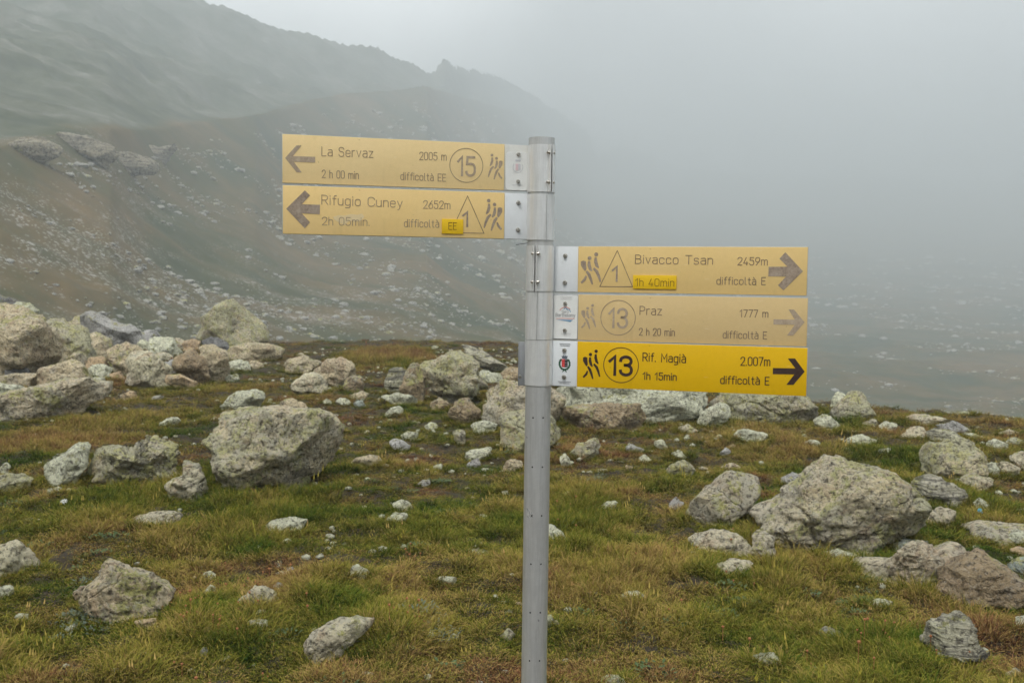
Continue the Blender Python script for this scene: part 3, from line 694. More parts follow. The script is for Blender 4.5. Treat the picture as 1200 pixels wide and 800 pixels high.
# board 5: municipal crest, red and black shield in a green wreath under a crown
YL0, YL1 = -.0022, -.0015
cx = (w5[0]+w5[1])/2
link('crest_red', pymesh('crest', polysolid([(cx-.0068, -.0075), (cx+.0002, -.0085), (cx+.0002, .0105), (cx-.0068, .0105)], YL0, YL1)), M_RED, b5)
link('crest_black', pymesh('crest', polysolid([(cx+.0004, -.0085), (cx+.0074, -.0075), (cx+.0074, .0105), (cx+.0004, .0105)], YL0, YL1)), M_BLK, b5)
link('crest_marks', pymesh('marks', join([dot(cx+.002+i*.0036, -.004+j*.006, .0008, YL0-.0003, YL1, 6) for i in range(2) for j in range(3)]+[dot(cx-.0045+i*.0028, -.004+j*.006, .0006, YL0-.0003, YL1, 6) for i in range(2) for j in range(3)])), M_ROSE, b5)
wr = []
for k in range(25):
    a = R(135+270*k/24); q = 1.6 if k % 2 else 1.15
    wr.append(dot(cx+.0120*math.cos(a), -.0005+.0135*math.sin(a), .0017*q, YL0+.0001*(k % 3), YL1, 7))
link('wreath', pymesh('wreath', join(wr)), M_GRN, b5)
link('crown', pymesh('crown', polysolid([(cx-.0055, .0115), (cx+.0055, .0115), (cx+.0075, .0185), (cx+.0045, .0170), (cx+.003, .0195), (cx, .0175), (cx-.003, .0195), (cx-.0045, .0170), (cx-.0075, .0185)], YL0, YL1)), flat('print_slate', (.12, .14, .17), .6), b5)
link('ribbon_tail', pymesh('tails', join([ribbon([(cx-.001, -.0155), (cx-.0045, -.019)], .0018, YL0, YL1), ribbon([(cx+.001, -.0155), (cx+.0045, -.019)], .0018, YL0, YL1)])), M_GRN, b5)
fine_print(b5, cx-.012, cx+.013, H/2-.0085, .0018, M_BLK, -.0022, seed=11); fine_print(b5, cx-.011, cx+.012, H/2-.012, .0016, M_BLK, -.0022, seed=12)
fine_print(b5, cx-.014, cx+.015, -H/2+.0085, .0018, M_BLK, -.0022, seed=13); fine_print(b5, cx-.011, cx+.012, -H/2+.005, .0016, M_BLK, -.0022, seed=14)

# clamp sleeves round the pole: open seam where the two flanges meet
ROD = pymesh('rod', boxg(-.006, .006, -.0011, .0011, -.0011, .0011)); ROD.materials.append(M_BOLT)
def sleeve(b, yt, ybm, gap_deg, gap_w, flange, bolts, side=1):
    """gap_deg: direction of the seam, -90 faces the camera; lengths measured on the photo"""
    zt = at(634, yt, PD-.03).z-GZ; zb = at(634, ybm, PD-.03).z-GZ; h = zt-zb
    g = R(gap_deg); hw = gap_w/2/.0318
    V, F = tube(.0303, .0322, h, 44, g+hw, g+2*math.pi-hw, zb)
    parts = [(V, F)]
    for s_ in (-1, 1):
        a = g+s_*hw; c, s = math.cos(g), math.sin(g); tx, ty = -math.sin(g)*s_, math.cos(g)*s_
        p0 = Vector((.0306*math.cos(a), .0306*math.sin(a), 0)); e = Vector((c, s, 0))*flange; th = Vector((tx, ty, 0))*.0018
        q = [p0, p0+e, p0+e+th, p0+th]
        VV = [(v.x, v.y, zb) for v in q]+[(v.x, v.y, zt) for v in q]
        parts.append((VV, [(0, 1, 2, 3), (7, 6, 5, 4), (0, 4, 5, 1), (1, 5, 6, 2), (2, 6, 7, 3), (3, 7, 4, 0)]))
    me = pymesh('sleeve', join(parts)); smooth_angle(me)
    o = link('clamp_sleeve', me, M_SLEEVE, post)
    if bolts:
        c, s = math.cos(g), math.sin(g); rb = .0306+flange*.62
        for zz in (zb+h*.20, zb+h*.82):
            for s_, k in ((1, 1.15), (-1, 1.15)):
                tx, ty = -s*s_, c*s_; w2 = gap_w/2+.0018
                b_ = link('bolt', BOLT, None, post, (c*rb+tx*w2, s*rb+ty*w2, zz)); b_.rotation_euler = (0, 0, math.atan2(tx, -ty)); b_.scale = (k, k*1.3, k)
            rd = link('clamp_rod', ROD, None, post, (c*rb, s*rb, zz)); rd.rotation_euler = (0, 0, g+math.pi/2)
    return zt, zb
def bolt_at(px, py, d, rot, sc_=1.):
    q = at(px, py, d); b_ = link('bolt', BOLT, None, post, (q.x-PX, q.y-PY, q.z-GZ)); b_.rotation_euler = (0, 0, rot); b_.scale = (sc_,)*3
    return b_
sleeve(b1, 171.5, 226.0, -58, .0042, .0125, True)
sleeve(b2, 228.5, 281.5, -68, .0012, .0030, None)
sleeve(b3, 288.0, 341.0, -108, .0040, .0105, True)
sleeve(b4, 343.0, 397.8, -100, .0014, .0036, None)
sleeve(b5, 398.8, 452.0, 180, .003, .0015, None)
# bolted flange behind the lowest sleeve
zt = at(611, 399.5, PD).z-GZ; zb = at(611, 452.0, PD).z-GZ
me = pymesh('flange', boxg(-.0475, -.030, -.0008, .0018, zb+.001, zt-.001)); bevel(me, .0008); link('clamp_flange', me, metalmat('flange_zinc', (.33, .34, .35), .5), post)
for y in (407.5, 441.0): bolt_at(609.3, y, PD-.0012, 0, 1.35)
# loose binding wire and a pin on the pole
P0 = [at(604.5, 286.8, PD-.03), at(611, 285.9, PD-.033), at(618, 284.9, PD-.032), at(626, 283.6, PD-.031)]
V, F = ribbon([(0, 0), (1, 0)], 1, 0, 1)
VV = []; FF = []
for i, p in enumerate(P0):
    for k in range(5):
        a = 2*math.pi*k/5; VV.append((p.x-PX, p.y-PY+.0007*math.cos(a), p.z-GZ+.0007*math.sin(a)))
for i in range(3):
    for k in range(5): FF.append((i*5+k, i*5+(k+1) % 5, (i+1)*5+(k+1) % 5, (i+1)*5+k))
link('binding_wire', pymesh('wire', (VV, FF)), flat('wire_dark', (.05, .05, .05), .5, .8), post)
bolt_at(651.5, 257.5, PD-.01, R(80), .45)

# ------------------------------------------------------------------ boulders and stones
_ico = {}
def ico(n):
    if n not in _ico:
        import bmesh
        bm = bmesh.new(); bmesh.ops.create_icosphere(bm, subdivisions=n, radius=1)
        _ico[n] = (np.array([v.co[:] for v in bm.verts]), np.array([[v.index for v in f.verts] for f in bm.faces])); bm.free()
    return _ico[n]
FOOT = []     # footprints (x, y, half width, half depth) kept free of turf
def rock_geo(rfun, hw, hh, ht, seed, n, size, cuts=14, rough=1., strata=0.):
    S, F = ico(n); a, c, b = S[:, 0], S[:, 1], S[:, 2]
    rg = np.random.default_rng(seed); off = rg.uniform(0, 90, 3)
    S2 = np.sign(S)*np.abs(S)**.86; S2 = S2/np.maximum(np.linalg.norm(S2, axis=1), 1e-6)[:, None]
    # blend towards a blockier solid
    rho = np.hypot(a, b)+1e-9; th = np.arctan2(b, a)
    rr = rfun(th)*1.07; rho2 = 1-(1-np.minimum(rho, 1))**1.35
    P = np.stack([rr*rho2*np.cos(th), ht*np.sign(c)*np.abs(c)**.8, rr*rho2*np.sin(th)], -1)
    # cleavage faces
    for k in range(cuts):
        nrm = rg.normal(size=3)*[1, 1.2, 1.]; nrm[1] = -abs(nrm[1]) if k % 3 else nrm[1]
        if k < 3: nrm = np.array([(-.75, .1, .8)[k]+rg.uniform(-.25, .25), -1, rg.uniform(-.35, .9)])
        elif k == 3: nrm = np.array([rg.uniform(-.35, .35), rg.uniform(-.7, -.2), 1.])
        nrm /= np.linalg.norm(nrm); d = P@nrm; mxd = d.max()
        lim = mxd*rg.uniform(.58, .84) if nrm[1] < -.4 else mxd*rg.uniform(.86, .96)
        ex = np.maximum(d-lim, 0); P = P-np.outer(ex, nrm)
    L = size; q = P/L+off
    w = np.stack([gnoise(q*1.3+k*31) for k in range(3)], -1)
    P = P+w*L*.035*rough
    for k in range(7):                                        # smaller chips off edges and corners
        nrm = rg.normal(size=3)*[1, 1.2, .9]+[0, -.4, .25]; nrm /= np.linalg.norm(nrm); d = P@nrm; lim = d.max()*rg.uniform(.86, .95)
        P = P-np.outer(np.maximum(d-lim, 0)*1., nrm)
    nr = P/np.maximum(np.linalg.norm(P, axis=1), 1e-6)[:, None]; q = P/L+off
    # broken steps: the surface sits on a few offset levels with sharp risers between them
    st = fbm(q*[1.5, 1.5, 2.6]+5, 4)*5.5; fl = np.floor(st); fr = st-fl; lev = fl+np.clip((fr-.82)/.18, 0, 1)
    dsp = .022*lev+.009*ridged(q*2.6, 4)+.014*fbm(q*9, 4, .62)-.004
    if n >= 5: dsp = dsp+.012*ridged(q*15, 3)+.008*fbm(q*30, 2)
    cell = np.abs(gnoise(q*1.3+40)); dsp = dsp-.045*np.exp(-(cell/.018)**2)*(gnoise(q*.9+11) > 0)
    if strata:
        sdir = np.array([.25, .2, .95]); lay = (q@sdir)*11+.8*gnoise(q*2)
        dsp = dsp+strata*.035*(np.abs((lay % 1)-.5)*2-.5)*(1+.8*gnoise(q*3))
    return P+nr*(dsp*L*rough)[:, None], F
def poly_r(pts, cx, cz):
    """radius of a star-shaped outline about its centre"""
    A = []; n = len(pts)
    for i in range(n):
        for k in range(8):
            t_ = k/8; x = pts[i][0]*(1-t_)+pts[(i+1) % n][0]*t_-cx; z = pts[i][1]*(1-t_)+pts[(i+1) % n][1]*t_-cz
            A.append((math.atan2(z, x), math.hypot(x, z)))
    A.sort(); th = np.array([q[0] for q in A]); r = np.array([q[1] for q in A])
    th = np.concatenate([th-2*math.pi, th, th+2*math.pi]); r = np.concatenate([r, r, r])
    return lambda a: np.interp(a, th, r)
def boulder(pts, mat, label, dep=.42, ext=.10, dist=None, cuts=15, rough=1., strata=0., name=None, push=0., group=None):
    xs = [p[0] for p in pts]; ys = [p[1] for p in pts]
    cx = (max(xs)+min(xs))/2; yb = max(ys); h = yb-min(ys)
    d = dist or ground_hit(cx, yb)
    if d is None: d = 25.6+push
    elif not dist: d = min(d, 26)+push
    wm = (max(xs)-min(xs))*d/FPX; ht = max(.03, min(wm*.5, max(dep*wm, h*d/FPX*.5)))
    ht = min(ht, 1.3); wpx_ = max(xs)-min(xs)
    Dc = d+ht*.55
    sunk = .10 if wpx_ < 26 else 0.
    cy = (yb+min(ys))/2
    # outline in metres round its centre, buried a little deeper than what shows
    C0 = at(cx, cy, Dc); k = Dc/FPX
    bury = ext*h*k+(Dc-d)*.10
    P = []
    for x, y in pts:
        z = (cy-y)*k
        if y > cy: z -= bury*(y-cy)/(yb-cy+1e-6)
        P.append(((x-cx)*k, z))
    wpx = max(xs)-min(xs); n = 6 if wpx > 95 else 5 if wpx > 30 else 4 if wpx > 7 else 3
    size = max(wm, h*k)*.75
    # rotate so that x follows the view's right and y the view direction
    V, F = rock_geo(poly_r(P, 0, sum(q[1] for q in P)/len(P)*.5), 0, 0, ht, int(cx*7+yb*13), n, size, cuts, rough, strata)
    azm = math.atan2(C0.x, C0.y); c, s = math.cos(-azm), math.sin(-azm)
    V = np.stack([V[:, 0]*c-V[:, 1]*s, V[:, 0]*s+V[:, 1]*c, V[:, 2]], -1)
    zb = V[:, 2].min(); V[:, 2] -= zb
    nm = name or ('boulder' if wpx > 48 else 'stone')
    me = np_mesh(nm, V, F, n > 4); o = link(nm, me, ROCK[mat], None, (C0.x, C0.y, C0.z+zb-sunk*h*k))
    tag(o, label, 'boulder' if nm == 'boulder' else 'stone', group or ('boulders on the grassy plateau' if nm == 'boulder' else 'stones lying in the plateau turf'))
    FOOT.append((C0.x, C0.y, wm/2, ht, azm, h*k, wpx)); return o
def q4(x, y, w, h, seed):
    """rough outline for a small stone centred on x, y"""
    rg = random.Random(seed); n = 9; P = []
    for i in range(n):
        a = 2*math.pi*i/n+rg.uniform(-.25, .25); r = rg.uniform(.68, 1.12)
        P.append((x+math.cos(a)*w/2*r, y-math.sin(a)*h/2*r))
    return P
BD = [
# left wall of blocks
([(-45,350),(-20,350),(10,358),(42,367),(46,378),(20,384),(-45,392)],'dark','dark slate-grey slab lying on top of the left block pile at the photo edge',dict(push=1.5,ext=1.)),
([(-48,365),(0,358),(17,360),(37,367),(47,386),(61,402),(66,420),(52,440),(17,443),(-30,448),(-50,440)],'tan','largest brown overhanging block of the left pile with a shaded hollow face',dict(dep=.5,push=.2)),
([(44,386),(60,381),(82,381),(100,389),(108,415),(98,433),(80,430),(60,420)],'lichen','lichen-covered block between the brown overhanging block and the pointed grey one',dict(push=.8,ext=.5)),
([(80,386),(93,372),(104,375),(112,392),(98,400),(84,398)],'grey','small pointed grey rock poking up behind the left pile',dict(push=2.,ext=1.)),
([(98,377),(118,373),(157,388),(185,401),(170,414),(135,410),(106,396)],'blue','long bluish-grey slab sloping down to the right along the crest, behind the left pile',dict(push=1.8,ext=.7)),
([(97,400),(112,391),(127,402),(133,416),(114,424),(100,416)],'tan','rounded yellowish block below the long bluish slab',dict(push=.9,ext=.6)),
([(127,418),(149,403),(165,415),(170,434),(157,445),(140,436)],'tan','tan block with a dark gap under it, left of the big pinkish block',dict(push=.5,ext=.3)),
([(155,414),(169,409),(184,423),(199,433),(194,456),(166,457),(150,445),(152,427)],'pink','big pinkish-grey angular block in the middle of the left pile',dict(dep=.45)),
([(102,424),(118,420),(128,430),(124,444),(104,442)],'rust','reddish stone wedged low between the lichen block and the tan block',dict(push=.4,ext=.5)),
([(176,400),(190,395),(203,398),(210,410),(200,424),(180,420)],'pale','pale block with greenish top right of the long bluish slab',dict(push=.7,ext=.5)),
([(203,398),(211,395),(217,400),(216,412),(206,412)],'pink','small upright pinkish stone on top of the pile beside the orange-brown one',dict(push=.9,ext=1.)),
([(214,402),(224,397),(234,400),(234,411),(220,415)],'rust','orange-brown rounded stone on top of the pile under the pointed grass',dict(push=.8,ext=.9)),
([(182,414),(196,412),(204,420),(196,428),(184,424)],'pink','small pale pink stone above the bluish chock stone',dict(push=.4,ext=.7)),
([(192,424),(205,419),(208,438),(196,439)],'blue','bluish chock stone between pinkish block and dark diamond block',dict(ext=.3)),
([(200,408),(212,408),(213,420),(202,421)],'pale','small whitish stone above the bluish chock stone',dict(push=.5,ext=.9)),
([(207,424),(225,408),(237,419),(246,443),(242,453),(222,450),(207,437)],'brown','dark brown diamond-shaped block with a pale vein, right part of the left pile',dict(dep=.5)),
([(235,408),(250,403),(264,416),(269,443),(261,450),(247,450),(239,431)],'tan','tall tan block leaning at the right end of the left pile',dict(dep=.5)),
([(238,403),(254,395),(267,406),(271,421),(260,424),(246,412)],'dark','dark slate wedge leaning on top of the tall tan block',dict(push=.7,ext=.5)),
([(194,441),(211,439),(233,450),(232,457),(197,450)],'rust','low orange slab at the foot of the dark diamond block',dict()),
([(230,391),(243,376),(257,366),(272,359),(285,362),(298,372),(309,388),(309,402),(289,408),(262,406),(236,400)],'lichen','tall lichen-green boulder standing on the crest against the fog, right of the left pile',dict(dep=.5,push=.6,ext=.3)),
([(268,409),(290,404),(311,406),(328,409),(326,420),(300,424),(268,424)],'tan','flat tan slab under the tall crest boulder',dict(ext=.3)),
([(266,425),(280,421),(292,425),(293,433),(268,435)],'pale','small pale stone in front of the flat tan slab',dict()),
([(-32,476),(0,471),(39,461),(79,447),(99,445),(124,454),(132,464),(108,473),(84,484),(50,491),(0,493),(-32,493)],'grey','long smooth grey slab sloping across the left edge below the pile',dict(dep=.35)),
([(48,433),(67,425),(87,425),(101,439),(108,448),(80,456),(50,460)],'tan','lichen-spotted block sitting behind the long smooth grey slab',dict(push=.35,ext=.3)),
([(-20,455),(0,450),(17,453),(38,462),(18,473),(-20,475)],'pale','pale rounded slab at the left edge above the long smooth grey slab',dict(push=.1,ext=.4)),
([(-4,444),(20,439),(42,440),(50,456),(10,458)],'tan','low dull slab behind the grass clump at the foot of the brown overhanging block',dict(push=.4)),
# left meadow
([(52,560),(60,544),(80,530),(94,520),(103,527),(98,547),(79,571),(57,570)],'pale','pale leaning block pointing up right, left of the lumpy lichened rock',dict()),
([(108,538),(120,526),(132,521),(150,523),(153,532),(166,526),(162,515),(176,510),(187,518),(197,522),(204,535),(205,560),(170,571),(144,569),(118,568),(108,556)],'lichen','wide lumpy lichened rock with several humps left of the big rounded boulder',dict(rough=1.4)),
([(-12,559),(26,556),(37,562),(28,576),(-12,580)],'lichen','greenish low stone at the left edge below the dark heather',dict()),
([(197,568),(215,558),(216,545),(226,541),(236,555),(241,576),(228,590),(204,588)],'pink','knobbly pinkish stone just left of the big rounded boulder',dict(rough=1.3)),
([(245,518),(261,501),(274,488),(289,485),(306,476),(331,477),(371,489),(396,509),(408,536),(394,550),(364,563),(355,580),(334,573),(319,563),(302,562),(288,566),(272,557),(259,538)],'bigpatch','largest rounded boulder left of the post with orange and yellow-green lichen patches',dict(dep=.42,ext=.0,cuts=17)),
([(257,477),(277,461),(302,457),(310,463),(308,473),(292,480),(268,484)],'pale','whitish flat-topped rock directly behind the largest rounded boulder',dict()),
([(328,473),(339,468),(356,472),(361,482),(341,485)],'tan','low brownish rock touching the rear right of the largest rounded boulder',dict()),
([(365,437),(382,426),(398,420),(412,428),(416,443),(398,454),(371,450)],'tan','rounded pinkish-green boulder in the back, left of the red-brown grass',dict()),
([(340,453),(356,440),(370,438),(385,451),(382,461),(362,464),(342,459)],'pink','pinkish dome-shaped boulder in front of the rounded pinkish-green one',dict()),
([(330,428),(356,419),(377,426),(358,437),(338,436)],'tan','low tan rock half sunk in brown turf near the crest',dict()),
([(404,446),(414,440),(428,444),(428,456),(412,460),(402,455)],'brown','small olive-brown block beside the red-brown grass clump',dict()),
# centre
([(491,432),(492,418),(505,409),(517,412),(536,419),(547,427),(557,436),(574,450),(574,457),(554,465),(533,475),(521,468),(510,463),(501,453)],'lichen','big tilted block crusted with bright yellow-green lichen, left of the post',dict(dep=.5,ext=0.,cuts=17,rough=1.7)),
([(471,454),(475,438),(484,423),(491,430),(496,446),(499,473),(482,470),(470,466)],'brown','narrow brownish block split off the left side of the big lichen block',dict(push=-.15,dep=.6)),
([(448,445),(461,434),(476,431),(475,452),(468,462),(451,455)],'strata','layered grey slabby rock left of the split block',dict(strata=1.)),
([(446,466),(466,461),(492,469),(490,476),(477,478),(460,472)],'pale','flat pale tongue-shaped stone in front of the split block',dict()),
([(504,472),(515,466),(529,475),(524,483),(507,481)],'brown','dark little stone wedged under the front of the big lichen block',dict()),
([(525,482),(538,471),(549,468),(562,481),(563,494),(545,498),(528,491)],'brown','dark lichen-edged stone standing in front of the big lichen block',dict()),
([(541,407),(550,407),(568,416),(592,427),(596,433),(585,438),(571,433),(560,426),(545,424)],'strata','tilted layered slab with a rusty spot behind the big lichen block',dict(strata=.8)),
([(556,440),(566,436),(585,438),(590,446),(575,450),(560,448)],'pale','low pale slab beneath the tilted layered slab',dict()),
([(585,440),(598,431),(614,436),(616,448),(590,452)],'brown','brown block just left of the post behind the grey boulder',dict(push=.4)),
([(566,472),(574,456),(590,449),(622,450),(650,455),(657,470),(655,492),(620,503),(585,495),(570,488)],'grey','smooth grey boulder behind the post under the lowest sign board',dict(dep=.45)),
([(582,502),(594,488),(615,483),(645,488),(657,507),(648,520),(615,530),(589,523)],'lichen','lichened grey-green boulder close behind the post, in front of the smooth grey one',dict(dep=.45)),
([(640,470),(648,452),(700,449),(780,452),(826,458),(838,466),(822,482),(790,488),(760,492),(748,484),(700,479),(665,484),(648,482)],'pale','long flat-topped boulder under the deep yellow sign board, with a dark hollow below',dict(dep=.33,ext=0.,push=-.15,cuts=12)),
([(660,480),(700,474),(750,476),(760,488),(748,508),(690,510),(662,502)],'brown','dark brown rock standing in for shade in the hollow under the long flat-topped boulder',dict(push=.25)),  # added rock, coloured dark for the shaded underside of the boulder
([(832,480),(850,461),(878,459),(905,462),(936,467),(954,480),(952,492),(925,495),(900,489),(862,492),(838,493)],'lichen','lichened boulder at the right end of the row under the sign boards',dict(dep=.4)),
([(817,494),(828,480),(843,472),(856,478),(850,490),(832,500)],'pale','pale wedge leaning between the long flat-topped boulder and the next one right',dict(push=-.1)),
([(805,602),(812,588),(825,574),(850,557),(877,554),(893,562),(891,577),(878,596),(846,612),(820,621),(807,616)],'grey','smooth tilted grey slab with yellow lichen along its lower edge, left of the largest boulder',dict(dep=.4,rough=.6,cuts=14)),
([(670,533),(675,521),(700,514),(706,522),(696,534),(680,541)],'lichen','ragged lichened stone in the turf right of the post, below the long flat-topped boulder',dict()),
([(779,556),(789,548),(800,541),(817,552),(801,562)],'grey','small grey pointed stone above the tilted grey slab',dict()),
([(859,512),(866,506),(876,503),(898,510),(900,520),(862,521)],'pale','low rounded pale rock below the lichened boulder at the right end of the row',dict()),
# right
([(885,614),(900,600),(915,590),(932,576),(950,560),(970,548),(990,555),(1035,560),(1055,569),(1061,581),(1081,595),(1086,610),(1078,622),(1050,632),(1012,648),(980,653),(948,651),(925,643),(903,631),(888,624)],'bigpatch','largest boulder in the photo, a broad angular grey-tan block on the right',dict(dep=.4,cuts=18,ext=0.)),
([(881,622),(893,619),(905,632),(908,654),(895,659),(883,646)],'grey','narrow grey stone propped against the left end of the largest boulder',dict(push=-.1)),
([(1080,528),(1088,520),(1096,525),(1108,519),(1121,515),(1137,520),(1149,536),(1151,550),(1138,558),(1120,562),(1110,566),(1096,562),(1085,557)],'lichen','lichened upright boulder with a dark undercut, upper right of the largest boulder',dict(dep=.5,ext=0.)),
([(1064,577),(1084,560),(1104,560),(1125,572),(1133,589),(1112,594),(1094,597),(1080,590)],'strata','white-topped stone with a black underside right of the largest boulder',dict(ext=-.05)),
([(1085,610),(1092,600),(1104,594),(1117,598),(1119,609),(1097,620)],'grey','small grey stone below the white-topped one',dict()),
([(1127,562),(1140,556),(1165,562),(1152,572),(1130,576)],'pink','low smooth stone under the right foot of the lichened upright boulder',dict()),
([(1150,543),(1163,538),(1172,554),(1164,562),(1153,556)],'pale','pale stone leaning right of the lichened upright boulder',dict()),
([(1169,546),(1180,541),(1195,548),(1188,558),(1172,561)],'pink','pink rounded stone second from the right edge beside the pale leaning one',dict()),
([(1185,537),(1205,529),(1218,545),(1200,553),(1189,547)],'pink','pinkish rock cut by the right edge, level with the upright boulder',dict()),
([(1082,511),(1098,503),(1116,508),(1134,516),(1128,522),(1098,517)],'strata','thin tilted striped slab just above the lichened upright boulder',dict(push=.1)),
([(1097,501),(1116,496),(1138,504),(1131,509),(1110,506)],'blue','smooth bluish-grey rock behind the thin striped slab',dict()),
([(1061,493),(1074,488),(1098,490),(1114,494),(1108,499),(1078,498)],'pink','flat pink slab on the crest in the right part',dict()),
([(1055,511),(1067,501),(1080,499),(1083,506),(1077,516)],'pink','lumpy pink stone left of the thin striped slab',dict()),
([(1156,519),(1166,513),(1181,519),(1179,528),(1160,526)],'pale','rounded pale stone in the yellow grass near the right edge',dict()),
([(1119,485),(1128,482),(1142,487),(1137,492),(1122,491)],'pale','pale flattish stone on the skyline crest at right',dict(push=.4)),
([(1178,517),(1190,512),(1200,515),(1196,524),(1184,524)],'pale','pale broken stone next to the right edge near the crest',dict()),
([(1170,507),(1182,502),(1194,506),(1184,511)],'grey','flat grey stone in brown turf at the far right crest',dict()),
([(974,481),(976,461),(984,456),(993,464),(991,475),(981,483)],'white','upright white quartz rock standing on the crest right of the sign boards',dict(push=.2)),
([(977,483),(990,466),(1005,461),(1013,470),(1024,489),(1000,495),(982,493)],'lichen','lichened conical rock on the crest beside the white quartz rock',dict(dep=.5)),
([(954,493),(968,487),(986,500),(975,506),(957,501)],'pale','pale stone below the white quartz rock',dict()),
([(989,520),(1005,511),(1026,516),(1024,523),(996,523)],'white','white lumpy stone in rusty turf above the largest boulder',dict()),
([(1030,527),(1043,524),(1046,533),(1033,534)],'pale','pale triangular stone right of the white lumpy one',dict()),
([(936,525),(950,515),(962,518),(948,526)],'pale','small wedge-shaped stone left of the white lumpy one',dict()),
([(914,563),(928,555),(948,560),(938,571),(917,570)],'blue','bluish flat stone behind the left shoulder of the largest boulder',dict()),
([(993,674),(1012,662),(1040,659),(1052,648),(1066,637),(1083,648),(1096,641),(1109,637),(1134,654),(1126,667),(1097,674),(1074,690),(1057,682),(1035,682),(1010,678)],'pink','long pale pinkish ridge-like rock below the largest boulder',dict(rough=1.25,dep=.3)),
([(1108,669),(1125,663),(1147,656),(1181,672),(1210,688),(1216,702),(1167,704),(1142,709),(1125,718),(1113,705),(1107,688)],'brown','big brownish boulder overhanging at the lower right edge',dict(dep=.5,ext=-.05)),
([(1083,757),(1090,732),(1108,720),(1129,724),(1139,744),(1148,761),(1147,778),(1125,782),(1101,768)],'strata','upright finely layered grey-white stone in the lower right corner',dict(strata=1.6,dep=.5)),
([(1182,667),(1200,652),(1222,660),(1212,684),(1188,678)],'teal','blue-green stone cut by the right edge above the brownish boulder',dict()),
([(962,652),(984,646),(1005,650),(1008,661),(965,661)],'pale','pale flat stone at the foot of the largest boulder',dict()),
([(1042,643),(1057,633),(1090,634),(1084,643),(1052,650)],'teal','greenish flat stone between the largest boulder and the pinkish ridge-like rock',dict()),
([(1011,718),(1026,704),(1044,706),(1047,720),(1024,719)],'white','white flat stone below the pinkish ridge-like rock',dict()),
([(957,746),(967,738),(988,742),(976,751)],'blue','small bluish stone low in the grass right of centre bottom',dict()),
([(1021,742),(1032,736),(1041,739),(1036,746)],'white','small white stone under the white flat stone, lower right',dict()),
([(881,772),(891,767),(906,766),(916,775),(901,787),(882,784)],'pale','pale stone near the bottom edge right of the post',dict()),
([(1122,628),(1145,616),(1175,613),(1215,614),(1215,620),(1165,624),(1127,637)],'grey','long low grey stone lying along the right edge above the pinkish ridge-like rock',dict()),
([(1174,630),(1192,622),(1207,627),(1206,638),(1178,640)],'pale','rounded pale stone at the right edge under the long low grey stone',dict()),
([(1185,645),(1195,640),(1205,643),(1200,652),(1187,652)],'rust','rust-brown stone at the right edge above the blue-green one',dict()),
([(1190,725),(1203,718),(1213,730),(1208,742),(1194,738)],'pale','pale rock cut by the right edge under the brownish boulder',dict()),
([(1180,790),(1190,780),(1198,784),(1196,796),(1184,799)],'white','small white stone in the bottom right corner',dict()),
([(810,635),(833,625),(850,624),(867,626),(879,640),(893,652),(870,653),(842,645),(820,646)],'pink','pink stone slab under the tilted grey slab, upper of two',dict()),
([(824,673),(840,664),(855,657),(882,657),(885,663),(861,670),(845,676)],'pink','pale pink lower slab with orange flower heads above it',dict()),
([(630,620),(645,616),(656,623),(665,633),(646,640),(630,638)],'white','white stone directly behind the post at mid height of the meadow',dict()),
([(728,699),(733,695),(746,694),(758,699),(757,707),(735,711)],'white','white stone in the middle of the golden grass tussock',dict()),
([(633,724),(645,720),(655,730),(643,737),(634,735)],'pale','pale stone touching the right side of the post near the bottom',dict()),
([(701,802),(712,795),(724,793),(738,800),(738,808),(704,808)],'white','white stone cut by the bottom edge right of the post',dict()),
([(696,596),(712,587),(725,587),(714,600)],'pale','thin pale greenish stone right of the post at mid meadow',dict()),
([(652,585),(664,575),(676,577),(672,583),(655,588)],'pale','narrow tilted pale stone close right of the post',dict()),
([(784,590),(792,583),(801,589),(796,596),(786,596)],'blue','small grey-blue stone left of the tilted grey slab',dict()),
([(300,620),(322,613),(360,611),(346,626),(337,622),(318,622)],'white','long thin white slab lying below the largest rounded boulder',dict()),
([(406,675),(412,667),(419,661),(432,672),(434,683),(412,682)],'white','pointed whitish stone in the meadow left of the post',dict()),
([(350,762),(387,735),(398,730),(429,727),(440,735),(421,747),(404,757),(382,774),(352,779)],'pink','big flat pinkish slab at the bottom, left of centre',dict(dep=.3,rough=.8)),
([(277,706),(298,692),(324,697),(323,711),(300,714),(281,713)],'pink','pinkish stone above left of the big flat bottom slab',dict()),
([(459,590),(470,583),(480,590),(483,600),(471,603)],'white','white stone, upper of a close pair below the tan stone',dict()),
([(448,614),(460,602),(478,603),(475,614),(457,618)],'pale','grey-pale stone, lower of the close pair',dict()),
([(535,648),(548,645),(560,645),(580,649),(570,653),(545,651)],'white','thin white sliver of stone left of the post, upper one',dict()),
([(508,680),(520,676),(534,676),(532,685),(514,683)],'white','thin white sliver of stone left of the post, lower one',dict()),
([(497,746),(504,740),(512,742),(512,750),(501,753)],'pale','small pale stone beside dull blue-green plants at the bottom centre',dict()),
([(575,708),(585,704),(593,705),(594,710),(580,711)],'white','tiny white flat stone just left of the post near the bottom',dict()),
([(586,745),(596,736),(605,742),(603,752),(590,753)],'grey','dull grey stone touching the left side of the post near the bottom',dict()),
([(439,790),(446,786),(455,790),(452,797),(442,796)],'white','small white stone at the bottom edge left of the post',dict()),
([(356,716),(364,712),(371,713),(369,719),(358,719)],'white','tiny white stone above the big flat bottom slab',dict()),
([(320,684),(326,681),(332,684),(332,695),(322,692)],'blue','small bluish upright stone above the pinkish stone',dict()),
([(100,716),(104,694),(121,679),(127,665),(132,658),(146,668),(157,673),(194,693),(203,702),(180,715),(157,730),(130,733),(110,723)],'tan','triangular peaked tan stone with a yellow-green lichen tip, lower left',dict(dep=.45)),
